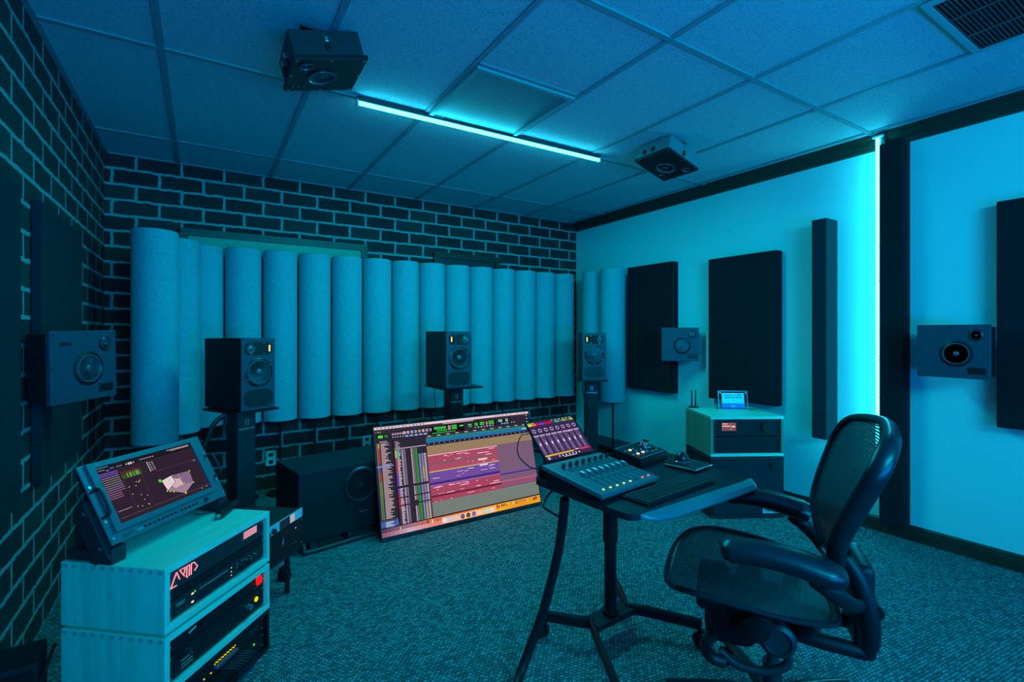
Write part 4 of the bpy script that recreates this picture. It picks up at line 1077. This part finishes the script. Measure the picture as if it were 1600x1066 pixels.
# wedge body below, reaching the desk
inv = CMx.inverted(); bm = NB()
pts = []
for (x, y) in ((-cw/2+.012, -cd/2+.012), (cw/2-.012, -cd/2+.012), (cw/2-.012, cd/2-.01), (-cw/2+.012, cd/2-.01)):
    a = CMx @ Vector((x, y, -.014)); b = Vector((a.x, a.y, DT+.0008)); pts.append((inv @ a, inv @ b))
hi = [bm.verts.new(a) for a, b in pts]; lo = [bm.verts.new(b) for a, b in pts]
bm.faces.new(hi); bm.faces.new(lo)
for i in range(4): bm.faces.new((hi[i], hi[(i+1) % 4], lo[(i+1) % 4], lo[i]))
link('wedge_body', bm, M_['black'], t)
Pc = Paint(cw, cd)
for k in range(8):
    x, y = Pc.P(.165+.108*k, .205)
    bm = NB(); lathe(bm, [(.0062, 0), (.0058, .016), (.0005, .0165)], Matrix.Translation((x, y, 0)), 16); link('knob', bm, M_['blackm'], t, True)
bp = [M_['lime']]*5+[M_['cy']]+[M_['pinkl']]*2
for k in range(8):
    x, y = Pc.P(.21+.102*k, .49); x2, y2 = Pc.P(.21+.102*k, .86); xa, ya = Pc.P(.21+.102*k, .42)
    bm = NB(); box(bm, (x, (y2+ya)/2, .0004), (.0022, ya-y2, .0008)); sl = link('fader_slot', bm, M_['blackm'], t)
    bm = NB(); box(bm, (x, y, .007), (.014, .024, .012), bev=.004); link('fader_cap', bm, M_['silver'], t)
    x3, y3 = Pc.P(.115+.1135*k, .908); bm = NB(); M = Matrix.Translation((x3, y3, 0)) @ Matrix.Diagonal((1, .75, 1, 1)); lathe(bm, [(.0055, 0), (.0055, .002), (.0005, .003)], M, 14)
    if k != 5: link('lit_button', bm, bp[k], t)
    else: link('button', bm, M_['charc'], t)
    for (du, v) in ((-.018, .30), (.014, .30), (-.018, .345), (.014, .345), (-.012, .39), (.03, .58), (.03, .64), (.03, .70), (-.03, .76)):
        pass
bm = NB()
for k in range(8):
    for (du, v) in ((-.024, .28), (.018, .28), (-.024, .335), (.018, .335), (.040, .56), (.040, .68)):
        x, y = Pc.P(.20+.104*k+du, v); box(bm, (x, y, .001), (.0065, .0045, .002))
link('small_button', bm, M_['charc'], t, False)['kind'] = 'stuff'
bm = NB(); R = random.Random(9)
for k in range(8):
    for j in range(3): x, y = Pc.P(.085+.108*k+.028*j, .075); box(bm, (x, y, .0004), (.006+R.random()*.003, .004, .0008))
link('printed_legend', bm, M_['cy'], t)
# tablet
IXv = Vector((.9988, .0327, .037)); INv = Vector((-.0047, -.6847, .7288))
IM = frame((1.168, 1.508, H0-.404), IXv, INv); iw, ih = .2402, .1843
t = thing('tablet', 'tablet propped up behind the control surface showing mixer channel strips', 'tablet', IM)
bm = NB(); box(bm, (0, 0, -.004), (iw, ih, .008), bev=.003); link('case', bm, M_['black'], t)
bm = NB(); box(bm, (0, -.02, -.022), (iw*.8, ih*.62, .022), bev=.006)
inv = IM.inverted()
box(bm, (1.175, 1.510, (DT+.782)/2+.001), (.14, .045, .782-DT-.003), M=inv); link('support', bm, M_['black'], t)
p = Paint(iw, ih); R = random.Random(11)
p.r(.022, .036, .965, .965, (58, 40, 84), 1)
p.r(.022, .036, .965, .075, (40, 34, 60), 2)
tb = [(215, 215, 60), (230, 120, 30), (200, 20, 80), (110, 60, 220), (200, 20, 80), (200, 20, 80), (50, 70, 90), (70, 170, 140), (70, 120, 110), (130, 180, 50), (90, 110, 50), (150, 190, 60)]
for k, c in enumerate(tb): p.r(.024+.078*k, .078, .024+.078*(k+1)-.004, .130, c, 3); p.r(.034+.078*k, .050, .074+.078*k, .064, (225, 210, 225) if k > 5 else c, 3)
p.r(.024, .055, .16, .075, (170, 190, 60), 4)
for k in range(8):
    u0 = .045+.118*k
    p.disc(u0+.03, .262, .0085, (205, 180, 205), 3, 14); p.disc(u0+.03, .258, .0066, (70, 50, 96), 4, 12); p.r(u0-.02, .225, u0+.08, .255, (62, 44, 88), 5); p.r(u0-.004, .232, u0+.064, .243, (215, 190, 215), 6)
    p.r(u0-.028, .36, u0+.078, .41, (120, 98, 140), 2)
    for j in range(4): p.r(u0-.022+.025*j, .366, u0-.008+.025*j, .384, (235, 215, 235), 3)
    for j in range(3): p.r(u0-.018+.03*j, .392, u0+.0+.03*j, .404, (190, 170, 200), 3)
    p.r(u0-.022, .42, u0+.0, .83, (112, 88, 128) if k % 2 else (92, 72, 116), 2); p.r(u0+.030, .42, u0+.046, .83, (104, 84, 134), 2); p.r(u0+.052, .42, u0+.074, .83, (38, 24, 66), 3)
    for j in range(12): p.r(u0+.005, .43+.033*j, u0+.016, .438+.033*j, (215, 190, 220), 3); p.r(u0+.058, .44+.033*j, u0+.068, .446+.033*j, (150, 130, 190), 4)
    p.r(u0+.018, .50, u0+.026, .83, (150, 130, 185), 3)
    p.r(u0+.006, .555, u0+.028, .615, (250, 235, 250), 5)
p.r(.70, .385, .76, .41, (240, 160, 150), 5)
p.r(.030, .845, .610, .885, (196, 160, 50), 4); p.r(.72, .835, .955, .880, (190, 20, 66), 4)
for k in range(12): p.r(.05+.045*k, .856, .07+.045*k, .872, (240, 215, 130), 5)
for k in range(6): p.r(.735+.033*k, .85, .755+.033*k, .865, (240, 130, 160), 5)
p.r(.64, .835, .71, .855, (235, 220, 235), 4)
for k in range(7): p.disc(.285+.067*k, .92, .0032, (240, 225, 240), 4)
for k in range(2): p.disc(.075, .905+.034*k, .0035, (225, 205, 225), 4); p.r(.06, .90+.034*k, .11, .908+.034*k, (225, 205, 225), 4)
p.r(.362, .950, .62, .960, (250, 225, 225), 4)
p.build('display', t, M_['screen'], .0008, .00015)
cable('tablet_cable', 'thin black cable curling out of the left side of the tablet', [(1.058, 1.56, .853), (1.032, 1.575, .845), (1.005, 1.56, .81), (1.0, 1.54, .775), (1.025, 1.51, .742), (1.045, 1.485, .735)], .0022)
t = thing('power_adapter', 'black plug adapter on the desk at the left foot of the tablet', 'adapter', frame((1.062, 1.462, DT+.0005), yaw=.4))
bm = NB(); box(bm, (0, 0, .019), (.042, .036, .036), bev=.004); link('adapter_body', bm, M_['blackm'], t)
bm = NB(); cyl(bm, (-.022, 0, .02), (-.038, 0, .02), .006); link('strain_relief', bm, M_['rubber'], t)

# talkback box
KM = frame((1.528, 1.432, DT+.001), yaw=math.radians(13)); kw, kd = .215, .125
t = thing('monitor_controller', 'black desktop controller box with silver volume knob and pink lit buttons', 'controller', KM)
bm = NB()
v = [(-kw/2, -kd/2, 0), (kw/2, -kd/2, 0), (kw/2, kd/2, 0), (-kw/2, kd/2, 0), (-kw/2, -kd/2, .032), (kw/2, -kd/2, .032), (kw/2, kd/2, .052), (-kw/2, kd/2, .052)]
vv = [bm.verts.new(q) for q in v]
for f in ((0, 1, 2, 3), (4, 5, 6, 7), (0, 1, 5, 4), (1, 2, 6, 5), (2, 3, 7, 6), (3, 0, 4, 7)): bm.faces.new([vv[i] for i in f])
bmesh.ops.bevel(bm, geom=bm.edges[:], offset=.003, segments=2, affect='EDGES'); link('body', bm, M_['black'], t)
KT = frame((0, 0, .0425), (1, 0, 0), (0, -.16, .987))
def kput(x, y, z=0): return KT @ Vector((x, y, z))
bm = NB()
for (y) in (-.058, .058): a = kput(-.105, y, .001); b = kput(.105, y, .001); tube(bm, [a, b], .0018, 6)
link('metal_edge', bm, M_['silver'], t)
bm = NB(); lathe(bm, [(.026, 0), (.026, .003), (.020, .004), (.019, .022), (.016, .025), (.0005, .025)], KT @ Matrix.Translation((.05, .012, .001)), 32); link('volume_knob', bm, M_['chrome'], t, True)
kb = [(-.06, -.022, 'whl'), (-.055, .018, 'whl'), (-.022, -.022, 'whl'), (-.09, -.02, 'cy'), (-.085, .02, 'cy'), (-.03, .02, 'cy'), (.0, .0, 'cy'), (.0, -.03, 'cy'), (.03, -.036, 'cy'), (.06, -.036, 'cy'), (.085, .03, 'silver'), (.09, -.02, 'silver'), (-.04, -.002, 'cy')]
for (x, y, m) in kb:
    bm = NB(); rr = .0085 if m == 'whl' else .005; lathe(bm, [(rr, 0), (rr*.9, .003), (.0005, .004)], KT @ Matrix.Translation((x, y, .0005)) @ Matrix.Diagonal((1, .8, 1, 1)), 14); link('button' if m != 'whl' else 'lit_button', bm, M_[m], t, True)
cable('controller_cable', 'thin black cable running from the controller box towards the tablet', [(1.44, 1.475, .735), (1.40, 1.485, .745), (1.36, 1.482, .735), (1.33, 1.46, .718)], .0025)

# trackball
t = thing('trackball_mouse', 'glossy black trackball mouse with silver edge at the right of the desk', 'trackball', frame((1.612, 1.275, DT+.0005), yaw=math.radians(8)))
bm = NB(); prism(bm, [(-.065, -.075), (.06, -.072), (.062, .055), (.045, .075), (-.05, .072), (-.066, .05)], 0, .016)
bmesh.ops.bevel(bm, geom=bm.edges[:], offset=.005, segments=3, affect='EDGES'); link('base', bm, M_['arm'], t, True)
bm = NB(); tube(bm, [(-.068, -.078, .008), (.063, -.075, .008)], .003, 6); tube(bm, [(-.068, -.078, .008), (-.069, .05, .008)], .003, 6); link('silver_rim', bm, M_['chrome'], t)
bm = NB(); bmesh.ops.create_uvsphere(bm, u_segments=28, v_segments=16, radius=.028, matrix=Matrix.Translation((0, .018, .024))); link('ball', bm, M_['arm'], t, True)
bm = NB(); lathe(bm, [(.034, 0), (.035, .004), (.031, .006), (.030, .002)], Matrix.Translation((0, .018, .014)), 32); link('scroll_ring', bm, M_['chrome'], t, True)

# keyboard
KB = frame((1.318, 1.106, DT+.0005), yaw=math.radians(6.5)); kw, kd = .385, .105
t = thing('keyboard', 'slim black keyboard at the front edge of the desk', 'keyboard', KB)
bm = NB(); prism(bm, rrect(kw, kd, .006, 4), 0, .008); link('keyboard_base', bm, M_['black'], t)
bm = NB(); bt = 0
for r_ in range(5):
    y = -kd/2+.013+.0195*r_; x = -kw/2+.008
    while x < kw/2-.012:
        w_ = .016
        if r_ == 0 and abs(x+.06) < .02: w_ = .085
        if x+w_ > kw/2-.006: break
        if bt < 100: pass
        b2 = NB(); box(b2, (x+w_/2, y, .010), (w_-.0025, .0165, .004), bev=.0012, seg=1)
        if bt < 99: link('key', b2, M_['key'], t)
        else: b2.free()
        bt += 1; x += w_+.0022
bm.free()
bm = NB(); box(bm, (.085, .002, .0125), (.045, .018, .001)); link('blank_label', bm, M_['charc'], t)

# black accessory hanging under the desk near the right wall side
t = thing('junction_box', 'black cable junction box hanging under the front middle of the desk', 'box', frame((1.405, 1.205, DT-.033), yaw=.1))
bm = NB(); box(bm, (0, 0, -.03), (.15, .12, .058), bev=.006); box(bm, (-.05, -.03, -.07), (.05, .05, .02), bev=.004); link('body', bm, M_['blackm'], t)

# cable loom from the desk to the floor
cable('cable_loom', 'thick braided black cable loom hanging from the desk down to the carpet', [(1.045, 1.325, .672), (1.05, 1.34, .60), (1.062, 1.39, .44), (1.04, 1.44, .24), (.99, 1.455, .11), (.935, 1.44, .035), (.87, 1.36, .022), (.80, 1.15, .022), (.72, .85, .022)], .0165, 'black', n=12, seg=14)
for i, q in enumerate((((1.08, 1.34, .69), (1.07, 1.35, .66), (1.055, 1.345, .64)), ((1.04, 1.38, .69), (1.03, 1.40, .665), (.99, 1.375, .645), (1.0, 1.35, .63), (1.045, 1.34, .60)), ((1.10, 1.37, .69), (1.085, 1.38, .65), (1.06, 1.36, .60)))):
    cable('cable_tail', ['short cable tail joining the loom from behind the desk edge', 'looped cable tail bulging left of the loom under the desk', 'short cable tail joining the loom from under the desktop'][i], q, .004)

# ------------------------------------------------------------------ right rack
RFL = Vector((2.861, 2.064, 0)); RFR = Vector((3.295, 1.816, 0)); xd = (RFR-RFL).normalized()
RM = frame((RFL+RFR)/2, xd, (0, 0, 1)); RW = .50; RD = .42
t = thing('flight_case', 'black flight case rack standing on the carpet under the wooden rack case', 'flight case', RM)
bm = NB(); box(bm, (0, RD/2, .205), (RW, RD, .39), bev=.006); link('body', bm, M_['cab'], t)
bm = NB(); box(bm, (0, -.004, .205), (RW-.03, .01, .36), bev=.003); link('front_lid', bm, M_['panelb'], t)
bm = NB()
for z in (.012, .398): 
    box(bm, (0, RD/2, z), (RW+.006, RD+.006, .014), bev=.003)
link('edge_extrusion', bm, M_['charc'], t)
bm = NB(); box(bm, (.165, -.011, .055), (.135, .003, .040), mi=0, bev=.001)
F = lambda x, z: Vector((x, -.014, z))
tube(bm, smooth_pts([F(.11, .060), F(.13, .056), F(.15, .052), F(.165, .058), F(.178, .066), F(.190, .058), F(.178, .046), F(.165, .052)], 6), .0026, 6, mi=1)
tube(bm, smooth_pts([F(.178, .044), F(.20, .042), F(.222, .048)], 5), .0022, 6, mi=1); tube(bm, smooth_pts([F(.185, .052), F(.205, .058), F(.215, .050)], 5), .002, 6, mi=1)
link('emblem_plate', bm, [M_['white'], M_['blackm']], t)
bm = NB(); box(bm, (.155, -.012, .35), (.02, .008, .045), bev=.002); link('latch', bm, M_['black'], t)
bm = NB()
for z in (.08, .34):
    for y in (.06, .2, .34): cyl(bm, (-RW/2-.001, y, z), (-RW/2-.004, y, z), .006, seg=10)
link('rivet', bm, M_['silver'], t)
for z in (.10, .33):
    bm = NB(); box(bm, (-RW/2-.004, .21, z), (.008, .11, .07), bev=.003); link('side_latch', bm, M_['charc'], t)
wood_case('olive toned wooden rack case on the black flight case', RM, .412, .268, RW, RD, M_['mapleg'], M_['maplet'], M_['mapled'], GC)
bm = NB(); 
for s in (-1, 1): pass
bm.free()
z3 = .412+.0195
u = rack_unit('black home theatre processor with round volume knob and pink display', z3+.113, .114, M_['black'], M=RM, W_=RW-.042, y=.014, d=.33)
p = Paint(.098, .054); p.r(0, 0, 1, 1, (132, 84, 92), 1); p.r(.03, .08, .4, .2, (250, 190, 190), 2); p.r(.03, .34, .58, .5, (250, 190, 190), 2); p.r(.63, .0, .65, 1, (250, 190, 190), 2); p.r(.70, .38, .92, .58, (255, 215, 215), 2)
d_ = p.build('display', u, M_['screend']); d_.matrix_local = Matrix.Translation((-.12, -.0008, .008)) @ Matrix.Rotation(PI/2, 4, 'X')
knob(u, .13, .005, .031, .02, 'blackm', 'volume_knob')
for i in range(6):
    for j in range(3): led(u, -.045+.014*i, .018-.014*j, M_['charc'], .004, .003, 'button')
u = rack_unit('plain black blanking panel under the processor', z3+.002, .108, M_['black'], M=RM, W_=RW-.042, y=.014, d=.05)
for k in range(8): led(u, -.18+.05*k, .045, M_['charc'], .02, .0015, 'groove')

# card in acrylic stand
ztop = .412+.268
CDM = RM @ frame((.045, .285, ztop+.0005), yaw=math.radians(-6))
t = thing('card_holder', 'clear acrylic holder with a blue and white welcome card on the wooden rack', 'sign', CDM)
TL_ = Matrix.Rotation(math.radians(82), 4, 'X')
bm = NB(); box(bm, (0, .068, 0), (.205, .134, .010), M=TL_, bev=.002); box(bm, (0, .03, .004), (.205, .07, .005)); link('acrylic_block', bm, M_['acr'], t)
bm = NB()
for (x, y, w_, h_) in ((0, .134, .207, .0022), (-.102, .068, .0022, .134), (.102, .068, .0022, .134), (0, .002, .207, .0022)): box(bm, (x, y, .0056), (w_, h_, .001), M=TL_)
for (x, y) in ((-.09, .122), (.09, .122)): cyl(bm, TL_ @ Vector((x, y, .005)), TL_ @ Vector((x, y, .009)), .005, seg=12)
link('polished_edge', bm, M_['silver'], t)
def cardm(n, c):
    return plain(n, c, .6)
M_['cardw'] = cardm('card_white', (.85, .85, .9)); M_['cardb'] = cardm('card_blue', (.08, .22, .75)); M_['ink'] = cardm('card_ink', (.02, .03, .08))
bm = NB(); box(bm, (0, .078, .0075), (.158, .084, .001), M=TL_, mi=0); box(bm, (0, .029, .0075), (.158, .034, .001), M=TL_, mi=1); box(bm, (.0, .026, .0082), (.03, .006, .0006), M=TL_, mi=2); link('printed_card', bm, [M_['cardw'], M_['cardb'], M_['cardw']], t)
text_mesh('card_lettering', 'Welcome to RSPE', .0165, M_['ink'], t, TL_ @ Matrix.Translation((0, .099, .0083)), .0003)
bm = NB()
for k in range(5): box(bm, (-.05+.025*k, .087, .0083), (.018, .006, .0005), M=TL_)
link('card_small_print', bm, M_['ink'], t)
# antennas
t = thing('wireless_receiver', 'pair of thin black antennas rising behind the wooden rack case', 'antenna', RM @ frame((-.205, .385, ztop+.0005)))
bm = NB(); box(bm, (0, 0, .006), (.07, .03, .010), bev=.003); link('receiver_base', bm, M_['black'], t)
for x in (-.014, .014):
    bm = NB(); cyl(bm, (x, 0, .01), (x*1.05, 0, .135), .006, .0035, seg=10); link('antenna', bm, M_['black'], t)

# ------------------------------------------------------------------ office chair
fy = Vector((-.567, .824, 0)).normalized()   # the chair faces this way (local +y)
CH = frame((1.504, .866, 0), Vector((fy.y, -fy.x, 0)), (0, 0, 1))
t = thing('office_chair', 'black mesh ergonomic office chair with padded armrests at the desk', 'chair', CH)
def surf(bm, fn, nu, nv, th, mi=0):
    g = [[bm.verts.new(fn(i/nu, j/nv)) for i in range(nu+1)] for j in range(nv+1)]
    for j in range(nv):
        for i in range(nu): f = bm.faces.new((g[j][i], g[j][i+1], g[j+1][i+1], g[j+1][i])); f.material_index = mi
    return g
# seat: front y=+.27, rear y=-.17
def interp(tab, y, k):
    for a, b in zip(tab, tab[1:]):
        if a[0] <= y <= b[0]:
            f = (y-a[0])/(b[0]-a[0]); return a[k]*(1-f)+b[k]*f
    return tab[-1][k] if y > tab[-1][0] else tab[0][k]
seat_prof = [(-.145, .150), (-.11, .215), (-.03, .256), (.08, .268), (.18, .262), (.25, .232), (.285, .180), (.302, .11)]
outl = [(-.15, -.145), (-.215, -.11), (-.256, -.03), (-.268, .08), (-.262, .18), (-.232, .25), (-.18, .285), (-.10, .303), (0, .308), (.10, .303), (.18, .285), (.232, .25), (.262, .18), (.268, .08), (.256, -.03), (.215, -.11), (.15, -.145), (0, -.152)]
def seat_z(x, y):
    y = max(-.155, min(.31, y)); e = min(1, abs(x)/.268)
    base = interp([(-.155, .470), (-.08, .478), (0, .488), (.10, .498), (.20, .504), (.26, .498), (.31, .478)], y, 1)
    return base - .022*(1-e*e)
op = smooth_pts([(x, y, seat_z(x, y)+.004) for x, y in outl], 5, True)
bm = NB(); tube(bm, op, .009, 10, closed=True, flat=(.9, 1.3), up=(0, 0, 1)); link('seat_frame', bm, M_['arm'], t, True)
def seatfn(a, b):
    y = -.145+b*(.302+.145); hw = interp(seat_prof, y, 1)*.99; x = (a*2-1)*hw
    return (x, y, seat_z(x, y))
bm = NB(); surf(bm, seatfn, 16, 20, 0); link('seat', bm, pellicle_mat((0, 1, 0), 190, .35, (.030, .036, .045)), t, True)
# backrest, leaning back; side wings come forward
bt = [(0, .095, -.175, .545), (.08, .125, -.168, .58), (.2, .155, -.165, .625), (.35, .192, -.168, .68), (.5, .218, -.188, .75), (.65, .238, -.214, .82), (.8, .250, -.242, .89), (.92, .222, -.270, .945), (1, .150, -.287, .970)]
def bk(a, b, grow=1.0):
    hw = interp(bt, b, 1)*grow; y0 = interp(bt, b, 2); z = interp(bt, b, 3); x = (a*2-1)*hw
    return Vector((x, y0+.030*(abs(a*2-1))**2*min(1, hw/.2), z))
left = [bk(0, b[0]) for b in bt]; right = [bk(1, b[0]) for b in bt]
ol = left + [bk(.5, 1)+Vector((0, 0, .012))] + right[::-1] + [bk(.5, 0)+Vector((0, 0, -.01))]
bm = NB(); tube(bm, smooth_pts(ol, 6, True), [.011, .015, .018, .018, .015, .011, .009, .008, .008, .010, .011], 12, closed=True, flat=(1.5, 1.1), up=(0, 1, 0)); link('back_frame', bm, M_['arm'], t, True)
bm = NB(); surf(bm, lambda a, b: bk(a, b, .99), 16, 26, 0); link('backrest', bm, pellicle_mat((0, .3, 1), 180, .07, (.020, .026, .032)), t, True)
# rear spine and yoke
bm = NB()
for s in (-1, 1):
    tube(bm, smooth_pts([(s*.075, -.175, .60), (s*.085, -.205, .55), (s*.088, -.228, .47), (s*.085, -.235, .39), (s*.08, -.225, .345)], 6), [.022, .026, .027, .024, .021], 12, flat=(1, .9))
    tube(bm, smooth_pts([(s*.08, -.225, .345), (s*.075, -.12, .350), (s*.06, -.02, .355)], 6), [.020, .022, .022], 10)
tube(bm, smooth_pts([(-.085, -.23, .347), (0, -.235, .345), (.085, -.23, .347)], 5), .020, 10)
box(bm, (0, -.222, .47), (.19, .05, .24), bev=.020, seg=3)
link('back_yoke', bm, M_['chairp'], t, True)
# arms
for s in (-1, 1):
    ax = .25*s
    pad = [(ax, .142, .634), (ax, .122, .642), (ax, .05, .646), (ax, -.03, .638), (ax*.99, -.105, .620), (ax*.96, -.138, .610)]
    bm = NB(); tube(bm, smooth_pts(pad, 7), [.026, .040, .041, .042, .044, .032], 18, flat=(.80, 1.15), up=(0, 0, 1))
    armp = link('armrest', bm, M_['arm'], t, True)
    bm = NB(); tube(bm, smooth_pts([(ax*.98, -.08, .600), (ax*.93, -.13, .560), (ax*.70, -.175, .515), (ax*.38, -.205, .48)], 7), [.024, .021, .021, .024], 12, flat=(1, .7)); link('arm_support', bm, M_['chairp'], t, True)
    bm = NB(); cyl(bm, (ax*.30, -.245, .47), (ax*.40, -.245, .47), .020, seg=20); link('adjust_wheel', bm, M_['black'], t, True)
# mechanism under the seat
bm = NB()
box(bm, (0, .05, .385), (.17, .24, .10), bev=.035, seg=4); box(bm, (0, .12, .355), (.20, .15, .15), bev=.045, seg=4); box(bm, (0, .17, .42), (.24, .10, .07), bev=.03, seg=3)
cyl(bm, (0, 0, .27), (0, 0, .345), .042, .065, seg=24)
link('tilt_mechanism', bm, M_['chairp'], t, True)
bm = NB()
for s in (-1, 1):
    tube(bm, smooth_pts([(s*.07, .07, .36), (s*.15, .06, .38), (s*.21, .05, .44), (s*.245, .04, .478)], 6), [.040, .034, .024, .014], 12, flat=(1, 1.4))
    tube(bm, smooth_pts([(s*.07, -.05, .38), (s*.14, -.07, .41), (s*.19, -.09, .455)], 6), [.034, .028, .016], 12)
link('seat_bracket', bm, M_['chairp'], t, True)
bm = NB(); M = Matrix.Translation((-.155, .0, .372)) @ Matrix.Rotation(-PI/2, 4, 'Y'); lathe(bm, [(.040, -.05), (.050, -.01), (.048, .012), (.036, .02), (.032, .014), (.0005, .012)], M, 28); link('tension_knob', bm, M_['charc'], t, True)
bm = NB(); tube(bm, smooth_pts([(-.13, .15, .285), (-.14, .10, .262), (-.14, .03, .262), (-.135, -.02, .285), (-.13, -.035, .315)], 6), .012, 10); link('tilt_lever', bm, M_['charc'], t, True)
bm = NB(); tube(bm, smooth_pts([(-.10, .17, .31), (-.15, .19, .30), (-.18, .17, .29), (-.17, .14, .28)], 6), .017, 10); link('height_paddle', bm, M_['chairp'], t, True)
bm = NB(); cyl(bm, (0, 0, .20), (0, 0, .30), .0155, seg=20); cyl(bm, (0, 0, .12), (0, 0, .215), .027, seg=24); link('gas_column', bm, M_['charc'], t, True)
bm = NB(); lathe(bm, [(.03, .06), (.045, .075), (.042, .11), (.03, .13)], None, 24); link('hub', bm, M_['chairp'], t, True)
for k in range(5):
    aw = math.radians(58+72*k) - math.atan2(fy.y, fy.x) + PI/2
    d_ = Vector((math.cos(aw), math.sin(aw), 0))
    bm = NB(); tube(bm, [d_*.03+Vector((0, 0, .10)), d_*.12+Vector((0, 0, .105)), d_*.22+Vector((0, 0, .092)), d_*.315+Vector((0, 0, .075))], [.026, .022, .019, .016], 10, flat=(.8, 1.1), up=(0, 0, 1)); leg = link('leg', bm, M_['arm'], t, True)
    bm = NB(); e_ = d_*.305; q_ = Vector((-d_.y, d_.x, 0))
    cyl(bm, e_+Vector((0, 0, .05)), e_+Vector((0, 0, .07)), .010)
    for s in (-1, 1): cyl(bm, e_+q_*s*.006+Vector((0, 0, .030)), e_+q_*s*.024+Vector((0, 0, .030)), .030, seg=22)
    link('caster', bm, M_['rubber'], leg)

# ------------------------------------------------------------------ lights
def area(name, loc, rot, size, size_y, col, e):
    l = bpy.data.lights.new(name, 'AREA'); l.shape = 'RECTANGLE'; l.size = size; l.size_y = size_y; l.color = col; l.energy = e
    o = bpy.data.objects.new(name, l); COL.objects.link(o); o.location = loc; o.rotation_euler = rot; return o
R_ = math.radians
area('blue_ceiling_wash', (.9, -1.7, .8), (R_(148), 0, 0), 2.6, .6, (.0, .25, 1.0), 120)
area('blue_rear_fill', (1.0, -2.2, 2.2), (R_(75), 0, R_(-12)), 1.6, .5, (.0, .38, 1.0), 20)
area('cyan_room_fill', (.9, -2.2, 2.2), (R_(84), 0, R_(-22)), 1.8, .6, (.0, .78, .93), 40).data.spread = R_(125)
area('light_bar_throw', (1.505, 2.581, 2.424), (0, 0, R_(-1)), 1.60, .018, (.0, .82, .95), 32)
w = bpy.data.worlds.new('World'); bpy.context.scene.world = w; w.use_nodes = True
w.node_tree.nodes['Background'].inputs[0].default_value = (0, .02, .03, 1); w.node_tree.nodes['Background'].inputs[1].default_value = .5

# ------------------------------------------------------------------ camera
cam = bpy.data.cameras.new('camera'); co = bpy.data.objects.new('camera', cam); COL.objects.link(co)
cam.sensor_width = 36; cam.lens = 767/1600*36; cam.shift_y = -13/1600; cam.clip_start = .05
co.location = (0, 0, H0); co.rotation_euler = (PI/2, 0, -math.atan(482/767))
sc = bpy.context.scene; sc.camera = co
sc.view_settings.view_transform = 'Standard'; sc.view_settings.look = 'None'; sc.view_settings.exposure = 0; sc.view_settings.gamma = 1
